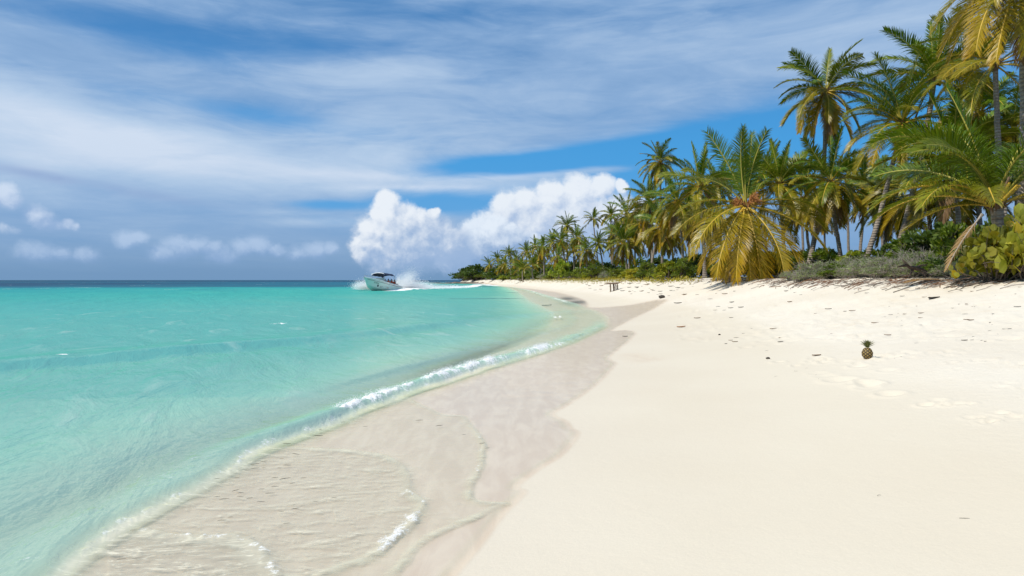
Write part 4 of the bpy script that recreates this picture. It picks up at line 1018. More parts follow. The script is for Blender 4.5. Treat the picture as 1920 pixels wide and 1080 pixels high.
front = [   # px, offset behind the line, kind, height, width, yellowing, label
    (872, 6, 'dark', 5.5, 13, 0, "dark rounded tree at the very tip of the point"), (884, 2, 'dark', 7.0, 12, 0, "taller dark rounded tree second from the tip of the point"), (897, 4, 'dark', 6.8, 11, 0, "dark rounded tree nearest the first palms of the point"),
    (890, -2.0, 'green', 2.6, 9, .1, "low green bush in front of the dark rounded trees on the point"), (912, 0, 'green', 2.6, 8, .15, "low bush at the start of the white sand on the point"), (928, .5, 'green', 2.4, 6, .2, "low bush beneath the leftmost small palms"),
    (945, .5, 'yellow', 1.9, 4.5, .1, "yellow green bush beneath the far left palms"), (962, .6, 'green', 2.2, 4.5, .1, "green bush far along the beach between palm trunks"), (980, .4, 'green', 1.7, 4, .2, "low green bush beside the bushy trunkless palm"),
    (1000, .5, 'green', 1.7, 3.6, .1, "low green bush right of the bushy trunkless palm"), (1020, .6, 'silver', .9, 2.4, 0, "pale grey green bush left of the bright yellow green bush"),
    (1053, -.2, 'yellow', 2.6, 3.0, .0, "bright yellow green rounded bush standing out at the far beach edge"), (1036, .4, 'green', 1.4, 3, .2, "low green bush left beside the bright rounded bush"), (1074, .6, 'green', 1.5, 2.6, .1, "low green bush right beside the bright rounded bush"),
    (1092, .5, 'green', 1.7, 2.6, .15, "green bush midway between the bright rounded bush and the driftwood table"), (1106, .8, 'yellow', 1.7, 2.4, .2, "yellow green bush left behind the driftwood table"), (1122, .4, 'green', 1.4, 2.6, .1, "dark green bush just left of the driftwood table"),
    (1138, .5, 'silver', .75, 1.5, 0, "small grey bush directly behind the driftwood table"), (1156, .4, 'green', 1.35, 2.4, .2, "leafy green bush behind the right end of the driftwood table"), (1178, .4, 'yellow', 1.3, 2.2, .35, "yellowish bush first right of the driftwood table"),
    (1196, .2, 'yellow', 1.1, 1.9, .6, "low bush with golden leaves spilling onto the sand"), (1214, .7, 'green', 1.5, 2.2, .1, "green bush behind the golden leaved bush"), (1236, .3, 'green', 1.25, 2.0, .2, "bright green bush left of the squat palm skirts"),
    (1256, .4, 'yellow', 1.25, 1.8, .25, "yellow green bush touching the leftmost fronds of the squat palm"), (1282, .8, 'green', 1.2, 1.8, .1, "green bush beneath the left fronds of the squat palm"), (1420, 1.6, 'green', 1.5, 2.2, .1, "green bush behind the hanging fronds of the squat palm"),
    (1450, 1.9, 'yellow', 1.4, 2.0, .1, "yellow green bush behind the right fronds of the squat palm"), (1380, 1.9, 'green', 1.3, 2.0, .1, "green bush behind the trunk of the squat palm")]
for i, (px, off, k, h_, w_, y_, lab) in enumerate(front):
    d = veg_d(px, max(off, 0.0)) + (off * 4 if off < 0 else 0)
    if px < 900: d = {872: 352, 884: 340, 897: 322, 890: 325}[px]
    d *= 1 + (rs.uniform(-.035, .05) if px > 900 else 0); q_ = rs.uniform(.75, 1.3) if px > 900 else 1
    shrub('shrub' if k != 'dark' else 'rounded_tree', k, px, d, h_ * q_, w_ * q_ ** .5, lab, g_front if k != 'dark' else "dark trees on the point", 300 + i, y_, 'shrub' if k != 'dark' else 'tree')
# undergrowth beneath the palms
under = [(1530, 46, 'dark', 2.0, 3.2), (1555, 43, 'green', 1.7, 3.0), (1500, 50, 'green', 1.9, 3.2), (1600, 40, 'yellow', 1.4, 2.4), (1640, 36, 'green', 1.5, 2.6), (1690, 34, 'dark', 1.7, 2.8), (1730, 31, 'green', 1.9, 3.0), (1765, 29, 'dark', 2.1, 2.8), (1800, 27, 'green', 1.9, 2.6),
         (1840, 26, 'dark', 1.8, 2.6), (1885, 26, 'green', 2.0, 2.6), (1915, 24, 'dark', 2.1, 2.6), (1290, 72, 'green', 2.3, 4.5), (1330, 66, 'dark', 2.5, 4.5), (1370, 62, 'green', 2.3, 4), (1420, 58, 'dark', 2.3, 4), (1465, 54, 'green', 2.1, 3.6), (1235, 84, 'dark', 2.6, 5), (1190, 98, 'green', 2.8, 5),
         (1150, 112, 'dark', 3.0, 6), (1110, 126, 'green', 3.2, 6), (1075, 140, 'dark', 3.6, 7), (1045, 160, 'green', 3.6, 7), (1015, 180, 'dark', 4.0, 8), (985, 205, 'green', 4.2, 9), (960, 240, 'dark', 4.6, 10), (935, 275, 'dark', 5.0, 11), (1580, 60, 'dark', 1.4, 5), (1660, 52, 'dark', 1.5, 5), (1740, 46, 'dark', 2.4, 4), (1830, 40, 'dark', 2.8, 4)]
und_lab = ["dark leafy bush right of the foot of the tall leaning trunk", "green leafy bush under the mid height yellow palm", "green bush at the foot of the tall leaning trunk", "yellow green bush at the foot of the left slanting trunk", "green bush between the feet of the two slanting trunks", "dark bush at the foot of the ringed slanting trunk",
           "green bush under the shaded drooping palm", "dark bush in the shade behind the grey scrub, right part", "green bush left of the leaning dry frond", "dark bush in the shade right above the leaning dry frond", "green bush under the short near palm", "dark bush at the right edge behind the round leaved shrub",
           "green thicket bush under the crossing trunks", "dark thicket bush behind the left side of the squat palm", "green thicket bush behind the squat palm trunk", "dark thicket bush behind the squat palm, right side", "green thicket bush between the squat palm and the tall leaning trunk", "dark thicket bush under the lone tall slim palm", "green thicket bush under the spoke palm",
           "dark thicket bush behind the driftwood table palms", "green thicket bush behind the curved far trunk", "dark thicket bush above the bright rounded bush", "green thicket bush left above the bright rounded bush", "dark thicket bush behind the trunkless palms, right", "green thicket bush behind the bushy trunkless palm", "dark thicket bush under the fifth far palm", "dark thicket bush under the leftmost far palms",
           "low dark bush far back in the gap with blue sky between trunks", "low dark bush far back between the slanting trunks", "dark bush deep in the shade right of the ringed trunk", "dark bush deep in the shade left of the short near palm"]
for i, ((px, d, k, h_, w_), lab) in enumerate(zip(under, und_lab)):
    shrub('shrub', k, px, d, h_, w_, lab, "undergrowth beneath the palms", 400 + i, .05)
# grey scrub on the low bank, right
scrub = [(1500, 31.0, 'twiggy', .8, 1.5), (1532, 30.5, 'twiggy', 1.0, 1.7), (1565, 30.0, 'green', .75, 1.4), (1598, 29.0, 'twiggy', .9, 1.5), (1630, 28.0, 'silver', 1.05, 1.7), (1662, 27.0, 'silver', .9, 1.8), (1700, 25.5, 'twiggy', 1.25, 1.9), (1735, 24.8, 'twiggy', .95, 1.7), (1768, 23.5, 'green', .72, 1.4), (1800, 22.0, 'silver', .7, 1.5),
         (1645, 26.0, 'silver', .65, 1.2), (1830, 20.6, 'silver', .6, 1.3), (1880, 19.6, 'silver', .62, 1.3), (1915, 19.0, 'silver', .75, 1.3), (1486, 32.5, 'silver', .55, 1.3), (1580, 32, 'silver', 1.1, 1.8), (1715, 28, 'silver', 1.3, 2.0), (1900, 21.0, 'silver', 1.0, 1.6)]
scr_lab = ["grey twiggy scrub bush nearest the squat palm", "second grey twiggy scrub bush from the squat palm", "small leafy green bush between two grey twiggy ones", "grey twiggy scrub bush below the left slanting trunk", "silver green scrub bush below the two slanting trunks", "silver green scrub bush right of the ringed trunk foot", "largest grey twiggy scrub bush behind the dark driftwood", "grey twiggy scrub bush right above the dark driftwood",
           "small leafy green bush left of the leaning dry frond's foot", "low silver green bush at the foot of the leaning dry frond", "small silver green bush at the sand edge left of the dark driftwood", "low silver green bush beneath the round leaved shrub, left", "low silver green bush beneath the round leaved shrub, right", "silver green bush at the right edge of the picture", "smallest silver green bush beside the hanging fronds of the squat palm",
           "silver green bush on top of the bank behind the grey twigs", "silver green bush on the bank behind the largest grey scrub", "silver green bush behind the round leaved shrub at right"]
for i, ((px, d, k, h_, w_), lab) in enumerate(zip(scrub, scr_lab)):
    shrub('scrub_bush', k, px, d, h_ * .88, w_, lab, "grey scrub on the sandy bank", 500 + i, 0)
# the round-leaved shrub at the right edge
for i, (px, d, h_, w_, lab) in enumerate([(1868, 18.4, 1.45, 1.75, "near shrub with large round yellow green leaves at the right edge"), (1927, 18.0, 2.05, 1.7, "taller round leaved shrub cut by the right edge of the picture")]):
    shrub('round_leaved_shrub', 'grape', px, d, h_, w_, lab, "round leaved shrubs", 520 + i, .26)

# creeping plants and dry litter at the foot of the shrubs
def ground_cover(name, spots, n, size, m, label, cat, seed, spread, hgt, flat=False, aspect=.5):
    r = np.random.default_rng(seed); C = []
    for k in range(n):
        px, off = spots[int(r.integers(len(spots)))]
        d = veg_d(px + r.normal(0, 12), 0); x = (px - 960) / F * d + r.normal(0, spread); x = float(xv(d)) + off + r.normal(0, spread); y = d + r.normal(0, d * .03)
        C.append((x, y, float(gz(x, y)) + abs(r.normal(0, hgt)) + .015))
    C = np.array(C); D = rand_dirs(r, n); D[:, 2] = np.abs(D[:, 2]) * (0.15 if flat else 1)
    V, Fc, tp = leaf_cloud(r, C, D, size, aspect)
    so = Soup(); so.add(V, Fc, 0, tp); o = bpy.data.objects.new(name, so.mesh(name, [m], False)); link(o)
    tag(o, label, cat, kind='stuff'); return o
ground_cover('ground_cover', [(p_, -.35) for p_ in range(1010, 1290, 23)], 2600, .15, M_LEAFG, "creeping yellow green plants at the edge of the sand", "ground cover", 8, .35, .10)
ground_cover('dune_grass', [(p_, -.15) for p_ in range(905, 1160, 8)], 2400, .45, M_LEAFG, "tufts of green grass along the far edge of the sand", "grass", 9, .5, .05, aspect=.09)
def twig_litter(n, seed):
    r = np.random.default_rng(seed); so = Soup()
    for k in range(n):
        px = r.uniform(1300, 1930) if k % 5 else r.uniform(1000, 1300)
        d = veg_d(px); x = float(xv(d)) + r.normal(-.75 if px > 1480 else -.3, .45); y = d + r.normal(0, .5); z0 = float(gz(x, y))
        l = r.uniform(.12, .7) * (1 if px > 1300 else .7); a = r.uniform(-.5, .5) + (0 if r.random() < .75 else 1.5)
        dx, dy = math.cos(a) * l / 2, math.sin(a) * l / 2
        P = np.array([(x - dx, y - dy, float(gz(x - dx, y - dy)) + .012), (x + r.normal(0, .03), y + r.normal(0, .03), z0 + .02 + abs(r.normal(0, .03))), (x + dx, y + dy, float(gz(x + dx, y + dy)) + .012 + abs(r.normal(0, .04)))])
        V, Fc = tube(P, r.uniform(.005, .014), 4); so.add(V, Fc, int(r.integers(3)))
    o = bpy.data.objects.new('dry_litter', so.mesh('dry_litter', [M_TWIG, M_TWIGB, simple_mat("red_brown_litter", (0.22, 0.11, 0.055), .85, .4, 8)])); link(o)
    tag(o, "strip of dry twigs and leaf litter at the foot of the scrub", "litter", kind='stuff')
twig_litter(640, 12)
# ------------------------------------------------------------------ things on the beach
M_WOOD = simple_mat("weathered_wood", (0.30, 0.205, 0.135), 0.85, 0.45, 6.0, 0.5)
M_WOODD = simple_mat("dark_weathered_wood", (0.085, 0.055, 0.038), 0.9, 0.45, 7.0, 0.5)
M_WOODG = simple_mat("grey_weathered_wood", (0.27, 0.225, 0.17), 0.9, 0.35, 7.0, 0.5)
def stick(name, P, rad, m, parent=None, seg=7, loc=None):
    P = np.asarray(P, float); n = 3 * len(P)
    t_ = np.linspace(0, len(P) - 1, n); Q = np.stack([np.interp(t_, np.arange(len(P)), P[:, k]) for k in range(3)], 1)
    q = np.asarray(rad, float) if np.ndim(rad) else np.full(len(P), rad); q = np.interp(t_, np.arange(len(P)), q) * (1 + .12 * np.sin(np.arange(n) * 1.9 + P[0][0] * 7))
    V, Fc = tube(Q, q, seg); a = len(V)
    so = Soup(); so.add(V, Fc)
    c0, c1 = Q[0], Q[-1]                       # close the ends
    V2 = np.array([c0, c1]); f = []
    me = None
    base0 = 0; base1 = (n - 1) * seg
    allV = np.vstack([V, V2]); F3 = [(a, base0 + (k + 1) % seg, base0 + k) for k in range(seg)] + [(a + 1, base1 + k, base1 + (k + 1) % seg) for k in range(seg)]
    me = np_mesh(name, allV, Fc, np.array(F3), mats=[m])
    o = bpy.data.objects.new(name, me)
    if loc is not None: o.location = loc
    return link(o, parent)
def plank(name, p0, p1, w, th, m, parent, seed=0):
    r = np.random.default_rng(seed); p0, p1 = np.array(p0, float), np.array(p1, float); n = 9; s = np.linspace(0, 1, n)
    d = (p1 - p0) / np.linalg.norm(p1 - p0); sd_ = np.array([-d[1], d[0], 0]); up = np.cross(d, sd_); up *= np.sign(up[2])
    V = []
    for k in range(n):
        c = p0 + (p1 - p0) * s[k] + up * .012 * math.sin(3 * s[k] + seed); ww = w * (1 + r.normal(0, .05)) * (.75 if k in (0, n - 1) else 1)
        for a, b in ((-1, -1), (1, -1), (1.0, .6), (.8, 1), (-.8, 1), (-1, .6)): V.append(c + sd_ * a * ww / 2 + up * b * th / 2)
    Fc = [(k * 6 + i, k * 6 + (i + 1) % 6, (k + 1) * 6 + (i + 1) % 6, (k + 1) * 6 + i) for k in range(n - 1) for i in range(6)]
    e = (n - 1) * 6; Fc += [(0, 3, 2, 1), (0, 5, 4, 3), (e, e + 1, e + 2, e + 3), (e, e + 3, e + 4, e + 5)]
    return link(bpy.data.objects.new(name, np_mesh(name, V, np.array(Fc), mats=[m], smooth=False)), parent)
# rough table of driftwood: (1133..1168, 529..546)
tb = hit(1151, 545.5); S_ = tb[1] / F
tz = float(gz(tb[0], tb[1])); tab = empty('driftwood_table', (tb[0], tb[1], tz))
tag(tab, "rough low table of driftwood planks on bare posts standing in the white sand", "table")
U = lambda px: (px - 1151) * S_
H0 = 13.2 * S_
plank('plank', (U(1132), -.25, H0 - .03), (U(1158), -.10, H0 + .02), 5 * S_, 1.3 * S_, M_WOOD, tab, 1)
plank('plank', (U(1139), .35, H0 + 1.2 * S_), (U(1163), .42, H0 + 2.2 * S_), 5 * S_, 1.3 * S_, M_WOOD, tab, 2)
plank('plank', (U(1136), .08, H0 + .7 * S_), (U(1161), .15, H0 + 1.3 * S_), 5 * S_, 1.2 * S_, M_WOODG, tab, 3)
stick('branch', [(U(1153), .1, H0 + 1.4 * S_), (U(1162), .18, H0 + 2.4 * S_), (U(1168), .2, H0 + 4.6 * S_)], [1.3 * S_, 1.0 * S_, .55 * S_], M_WOOD, tab)
stick('branch', [(U(1141), -.2, H0 + .9 * S_), (U(1150), -.15, H0 + 1.5 * S_), (U(1160), -.1, H0 + 1.6 * S_)], [.8 * S_, .9 * S_, .7 * S_], M_WOODD, tab)
for k, (px, dy, rr, m_) in enumerate(((1143.5, -.3, .85, M_WOODG), (1150.8, -.15, 1.75, M_WOODD), (1155.5, .1, .9, M_WOODD), (1159.5, .35, 1.2, M_WOODG), (1147, .4, .7, M_WOOD))):
    stick('post', [(U(px), dy, -.25), (U(px - .3), dy, H0 * .5), (U(px - .8), dy, H0 - .6 * S_)], rr * S_, m_, tab)

# pineapple: (1617..1640, 641..674)
pc = hit(1626, 673); ps = pc[1] / F; pz = zat(pc[0], pc[1])
pine = empty('pineapple', (pc[0], pc[1], pz - .6 * ps)); pine.rotation_euler = (R(-4), R(3), 0)
tag(pine, "ripe pineapple with a short green crown standing in the sand", "pineapple")
def pine_mat():
    m, t, o = mat("pineapple_skin")
    eye = t.attr('tip'); tc = t.n.new('ShaderNodeTexCoord').outputs['Object']; nz = t.noise(tc, 30, 3, .6)
    c = t.mix(t.sm(t.add(eye, t.mul(t.sub(nz, .5), .35)), .15, .75), (0.026, 0.020, 0.010, 1), (0.25, 0.145, 0.025, 1))
    c = t.mix(t.sm(eye, .82, .98), c, (0.42, 0.31, 0.09, 1))
    p = principled(t, Base_Color=c, Roughness=.55); t.l.new(p.outputs[0], o.inputs[0]); return m
nu, nv = 160, 100; hh, rr0 = 21.0 * ps, 8.9 * ps
uu, vv = np.meshgrid(np.arange(nu) / nu, np.linspace(0, 1, nv)); prof = np.sin(np.pi * np.clip(.09 + .84 * vv, 0, 1)) ** .55
prof = prof * (1.04 - .10 * vv); prof[0] = 0.001; prof[-1] = 0.001
K = 8; pa, pb = (uu * K + vv * 3.6) % 1, (uu * K - vv * 3.6) % 1
eye = np.clip(np.minimum(np.minimum(pa, 1 - pa), np.minimum(pb, 1 - pb)) * 2.6, 0, 1)
rad_ = rr0 * prof * (1 + .12 * np.sqrt(eye))
Vp = np.stack([rad_ * np.cos(uu * 2 * np.pi), rad_ * np.sin(uu * 2 * np.pi), hh * (vv * .98 + .0)], -1).reshape(-1, 3)
Fp = np.array([(j * nu + i, j * nu + (i + 1) % nu, (j + 1) * nu + (i + 1) % nu, (j + 1) * nu + i) for j in range(nv - 1) for i in range(nu)])
so = Soup(); so.add(Vp, Fp, 0, eye.ravel()); link(bpy.data.objects.new('fruit', so.mesh('fruit', [pine_mat()])), pine)
M_PLEAF = leaf_material("pineapple_leaf", (0.030, 0.075, 0.022), (0.09, 0.15, 0.045), (0.14, 0.14, 0.05), .2)
so = Soup(); rq = np.random.default_rng(3)
for i in range(46):
    a = i * 2.4; ring = i / 46; out = (1 - ring) * 1.0 + .15; l = (12.0 + 7.0 * (1 - abs(ring - .45) * 1.2)) * ps * rq.uniform(.8, 1.1)
    d = np.array([math.cos(a), math.sin(a), 0]); sdv = np.array([-math.sin(a), math.cos(a), 0]); V = []
    for k in range(5):
        f = k / 4; c = d * (2.0 * ps * (1 - ring * .6) + l * out * .85 * f ** 1.1) + np.array([0, 0, hh * .97 + ring * 3.0 * ps + l * (.85 * f - .32 * out * f * f)])
        w = 2.9 * ps * (1 - f) ** .7 * (.8 + .6 * f) + .15 * ps
        V += [c - sdv * w / 2 + np.array([0, 0, .25 * w]), c + np.array([0, 0, 0]), c + sdv * w / 2 + np.array([0, 0, .25 * w])]
    Fc = [(k * 3 + j, k * 3 + j + 1, k * 3 + j + 4, k * 3 + j + 3) for k in range(4) for j in range(2)]
    so.add(V, Fc, 0, np.repeat(np.linspace(0, .8, 5), 3))
link(bpy.data.objects.new('leaf_crown', so.mesh('leaf_crown', [M_PLEAF])), pine)

# driftwood, log, fallen fronds
def driftwood():
    d = 22.8; base = at_depth(1712, d); q = d / F
    o = empty('driftwood_branch', base); tag(o, "dark gnarled driftwood branch lying at the foot of the grey scrub", "driftwood")
    L_ = lambda px, py, dy=0: tuple(Vector(ray(px, py, d + dy)) - base)
    stick('trunk', [L_(1740, 512), L_(1730, 506), L_(1716, 503), L_(1706, 502), L_(1698, 494), L_(1692, 486, .1)], [.03, .06, .075, .06, .04, .015], M_WOODD, o)
    stick('limb', [L_(1712, 505), L_(1708, 512, -.1), L_(1703, 520, -.3)], [.045, .03, .012], M_WOODD, o)
    stick('limb', [L_(1726, 506), L_(1733, 513, -.1), L_(1735, 519, -.25)], [.045, .03, .012], M_WOODD, o)
    stick('limb', [L_(1700, 498), L_(1690, 499, -.1), L_(1682, 501, -.1)], [.05, .035, .012], M_WOODD, o)
    stick('limb', [L_(1718, 504), L_(1724, 498, .1), L_(1738, 497, .2)], [.05, .03, .012], M_WOODD, o)
driftwood()
def log_(px0, px1, d, rad, name, label, m, dy=.3, lift=.0):
    a, b = at_depth(px0, d), at_depth(px1, d + dy); r_ = rad
    P = [a + Vector((0, 0, r_ * .55)), (a + b) / 2 + Vector((0, .1, r_ * .7 + lift)), b + Vector((0, 0, r_ * .5))]
    mid = (a + b) / 2; P = [tuple(p - mid) for p in P]
    o = stick(name, P, [r_, r_ * .9, r_ * .55], m, None, 8, mid); tag(o, label, "driftwood"); return o
log_(1338, 1392, 40.5, .10, 'driftwood_log', "pale brown driftwood log lying under the squat palm", M_WOODG, .6)
log_(1405, 1452, 37.6, .07, 'driftwood_log', "thinner dark driftwood log right of the squat palm trunk", M_WOODD, .3)
log_(1790, 1862, 20.3, .03, 'driftwood_stick', "long thin grey stick lying below the low silver green bushes", M_WOODD, .2)
# dry frond leaning in the scrub: (1842,400) down to (1778,500)
dfl = empty('fallen_frond', Vector(ray(1842, 402, 18.8))); tag(dfl, "dry pinkish brown fallen frond leaning against the round leaved shrub", "fallen frond")
(V_, Fl_, A_), (rv_, rf_) = frond_geo(1.85, -48, 14, 60, .62, .9, 8, 4242, True, .035, 4)
so = Soup(); so.add(V_, Fl_, 0, A_); q_ = bpy.data.objects.new('leaflets', so.mesh('leaflets', [M_DEAD])); q_.rotation_euler = (0, 0, R(185)); link(q_, dfl)
so = Soup(); so.add(rv_ * 1.0, rf_); q_ = bpy.data.objects.new('midrib', so.mesh('midrib', [M_TWIG])); q_.rotation_euler = (0, 0, R(185)); link(q_, dfl)
for i, (px, d, az, s_, lab) in enumerate(((1780, 19.9, 170, .30, "red brown dry frond lying flat below the leaning dry frond"), (1880, 19.0, 15, .26, "short dry frond lying flat below the round leaved shrub"))):
    p = at_depth(px, d); o = empty('fallen_frond', p + Vector((0, 0, .10))); tag(o, lab, "fallen frond")
    a_, b_ = LIB['near', 'dead'][i]
    for nme, me_ in (('leaflets', a_), ('midrib', b_)):
        q_ = bpy.data.objects.new(nme, me_); q_.rotation_euler = (0, R(-66), R(az)); q_.scale = (s_,) * 3; link(q_, o)

# ------------------------------------------------------------------ small drift on the sand
def bit_mesh(kind, seed):
    r = np.random.default_rng(seed)
    if kind == 'twig':
        P = np.array([(-.5, 0, .03), (-.1, r.normal(0, .06), .05), (.2, r.normal(0, .06), .06), (.5, 0, .03)]); V, Fc = tube(P, np.array([.02, .035, .03, .012]), 5)
    elif kind == 'leaf':
        V = []; n = 7
        for k in range(n):
            f = k / (n - 1); w = .22 * math.sin(math.pi * f) ** .7 + .004; z = .03 + .05 * (f - .5) ** 2 * 2 + .04 * f
            V += [(f - .5, -w, z + .09), (f - .5, 0, z), (f - .5, w, z + .07)]
        Fc = [(k * 3 + j, (k + 1) * 3 + j, (k + 1) * 3 + j + 1, k * 3 + j + 1) for k in range(n - 1) for j in range(2)]
    else:
        th = np.linspace(0, np.pi, 9); P = np.stack([-np.cos(th) * .5, np.zeros(9), np.full(9, .22)], 1); V, Fc = tube(P, np.sin(th) * .32 + .002, 9); V = np.array(V); V += r.normal(0, .02, V.shape)
    return np.array(V), np.array(Fc)
M_BLACK = simple_mat("dark_drift", (0.05, 0.04, 0.03), .85, .4, 12); M_LEAFB = simple_mat("brown_dry_leaf", (0.24, 0.13, 0.055), .7, .4, 10); M_LEAFO = simple_mat("orange_dry_leaf", (0.50, 0.20, 0.05), .6, .3, 10)
BIT = {}
for k, mats_ in (('twig', (M_BLACK, M_TWIGB)), ('leaf', (M_BLACK, M_LEAFB, M_LEAFO)), ('nut', (M_BLACK, M_NUTB))):
    for j, m_ in enumerate(mats_):
        so = Soup(); V_, Fc_ = bit_mesh(k, 7 + j); so.add(V_, Fc_); BIT[k, j] = so.mesh({'twig': 'twig', 'leaf': 'dry_leaf', 'nut': 'coconut'}[k], [m_])
def bit(kind, j, px, py, lpx, label, group=None, cat=None, rot=None):
    c = hit(px, py); z_ = zat(c[0], c[1]); s_ = 1.3 * lpx * c[1] / F
    o = bpy.data.objects.new({'twig': 'twig', 'leaf': 'dry_leaf', 'nut': 'coconut'}[kind], BIT[kind, j]); o.location = (c[0], c[1], z_ - .004)
    o.scale = (s_,) * 3; o.rotation_euler = (0, 0, rng.uniform(-.7, .7) if rot is None else rot)
    link(o); tag(o, label, cat or {'twig': 'twig', 'leaf': 'leaf', 'nut': 'coconut'}[kind], group); return o
bit('nut', 1, 1728, 534, 9, "left one of two brown coconut husks on the upper sand", "coconut husks on the sand"); bit('nut', 1, 1740, 531, 11, "right one of two brown coconut husks on the upper sand", "coconut husks on the sand")
bit('nut', 1, 1712, 528, 9, "brown coconut husk just above the two paired husks", "coconut husks on the sand")
bit('leaf', 0, 1751, 558, 26, "large dark dry leaf lying alone on the upper sand, right side", rot=.5)
bit('leaf', 2, 1277, 614, 14, "orange dry leaf lying near the wet sand tongue", rot=.3); bit('nut', 0, 1440, 673, 6, "small round dark nut on the smooth sand left of the pineapple")
bit('nut', 0, 1349, 628, 4, "tiny round dark nut on the sand right of the orange leaf"); bit('leaf', 1, 1531, 667, 14, "brown dry leaf in the scuffed sand left of the pineapple", rot=.1)
bit('leaf', 0, 1648, 929, 8, "single tan and dark leaf fragment on the smooth foreground sand"); bit('twig', 0, 1812, 972, 18, "short curved twig on the smooth foreground sand at right", rot=-.3)
bit('twig', 0, 1718, 907, 5, "tiny dark twig on the foreground sand left of the curved twig"); bit('twig', 0, 1846, 892, 7, "small twig on the foreground sand near the right edge")
bit('leaf', 0, 1025, 574, 14, "dark flat leaf lying on the far wet sand beside the little wave", rot=.1); bit('leaf', 0, 1172, 631, 8, "small dark leaf at the upper edge of the wet sand")
bit('nut', 0, 1241, 559, 9, "dark husk lying at the tip of the wet sand tongue"); bit('leaf', 0, 1271, 569, 11, "larger dark leaf right of the wet sand tongue tip")
bit('leaf', 0, 1372, 567, 9, "upper one of two dark leaves in the middle of the sand"); bit('leaf', 0, 1370, 578, 8, "lower one of two dark leaves in the middle of the sand")
bit('leaf', 0, 1474, 546, 8, "dark leaf on the upper sand below the grey scrub start")
for k in range(150):
    px = rng.uniform(1180, 1915); py = 527 + 118 * rng.random() ** 1.9
    if px < 1300 and py > 556: continue
    kind, j = (('twig', 0), ('twig', 1), ('leaf', 0), ('leaf', 1))[int(rng.integers(4))]
    bit(kind, j, px, py, rng.uniform(4, 10), {'twig': "small dark twig scattered on the trampled upper sand", 'leaf': "small curled dry leaf scattered on the trampled upper sand"}[kind], "twigs on the upper sand" if kind == 'twig' else "dry leaves on the upper sand")
for k in range(42):
    px, py = rng.uniform(1085, 1300), rng.uniform(531, 553)
    if px < 1180 and py > 549: continue
    bit(('twig', 'leaf')[k % 2], k // 2 % 2, px, py, rng.uniform(4, 8), ("small twig lying around the driftwood table" if k % 2 == 0 else "small dry leaf lying around the driftwood table"), "twigs round the table" if k % 2 == 0 else "dry leaves round the table")
for k in range(14):
    px, py = rng.uniform(1420, 1800), rng.uniform(640, 720)
    bit('twig', 0, px, py, rng.uniform(4, 8), "small dark twig on the sand around the pineapple", "twigs round the pineapple")
# blades of sea grass drifting in the run-up
M_SG = simple_mat("drifting_sea_grass", (0.07, 0.055, 0.035), .5, .4, 20)
V_, Fc_ = tube(np.array([(-.5, 0, .0), (-.2, .06, .02), (.15, -.03, .03), (.5, .05, .0)]), np.array([.012, .028, .028, .010]), 4); so = Soup(); so.add(V_, Fc_); SG = so.mesh('sea_grass_blade', [M_SG])
def water_at(px, py):
    d = CZ * F / (py - HY)
    for _ in range(6):
        x = (px - 960) / F * d; zt = max(float(gz(x, d)) + .012, 0.0); d = (CZ - zt) * F / (py - HY)
    return x, d, zt
for (cx, cy, n, sx, sy) in ((520, 900, 22, 50, 28), (430, 915, 8, 40, 20), (585, 812, 7, 40, 12), (500, 985, 6, 60, 20), (640, 800, 5, 80, 10), (250, 990, 5, 60, 30), (900, 830, 3, 30, 20)):
    for k in range(n):
        px, py = cx + rng.normal(0, sx), cy + rng.normal(0, sy)
        x, y, z_ = water_at(px, min(max(py, 790), 1070)); s_ = rng.uniform(8, 18) * y / F
        o = bpy.data.objects.new('sea_grass_blade', SG); o.location = (x, y, z_ + .012); o.scale = (s_,) * 3; o.rotation_euler = (0, 0, rng.normal(.35, .3)); link(o)
        tag(o, "thin dark sea grass blade drifting in the shallow run-up", "sea grass", "sea grass blades in the run-up")

# rock shelf off the point: (800..905, 526..529)
def rocks():
    r = np.random.default_rng(9); so = Soup()
    for k in range(60):
        px = r.uniform(815, 908); d = r.uniform(300, 335) + (905 - px) * .1; x = (px - 960) / F * d; w = r.uniform(2, 6); hh_ = r.uniform(.3, .8) * (1 if px > 850 else .6)
        th, ph = np.meshgrid(np.linspace(0, np.pi / 2, 6), np.linspace(0, 2 * np.pi, 13)[:-1], indexing='ij'); n_ = r.uniform(.75, 1.2, th.shape)
        V = np.stack([x + w * np.sin(th) * np.cos(ph) * n_, d + w * .6 * np.sin(th) * np.sin(ph) * n_, -.1 + hh_ * np.cos(th) * n_], -1).reshape(-1, 3)
        Fc = [(i * 12 + j, i * 12 + (j + 1) % 12, (i + 1) * 12 + (j + 1) % 12, (i + 1) * 12 + j) for i in range(5) for j in range(12)]; so.add(V, Fc)
    o = bpy.data.objects.new('rock_shelf', so.mesh('rock_shelf', [simple_mat("reef_rock", (0.17, 0.13, 0.095), .9, .4, .8, .5)], False)); link(o)
    tag(o, "low brown rock shelf running into the sea off the point", "rocks")
rocks()

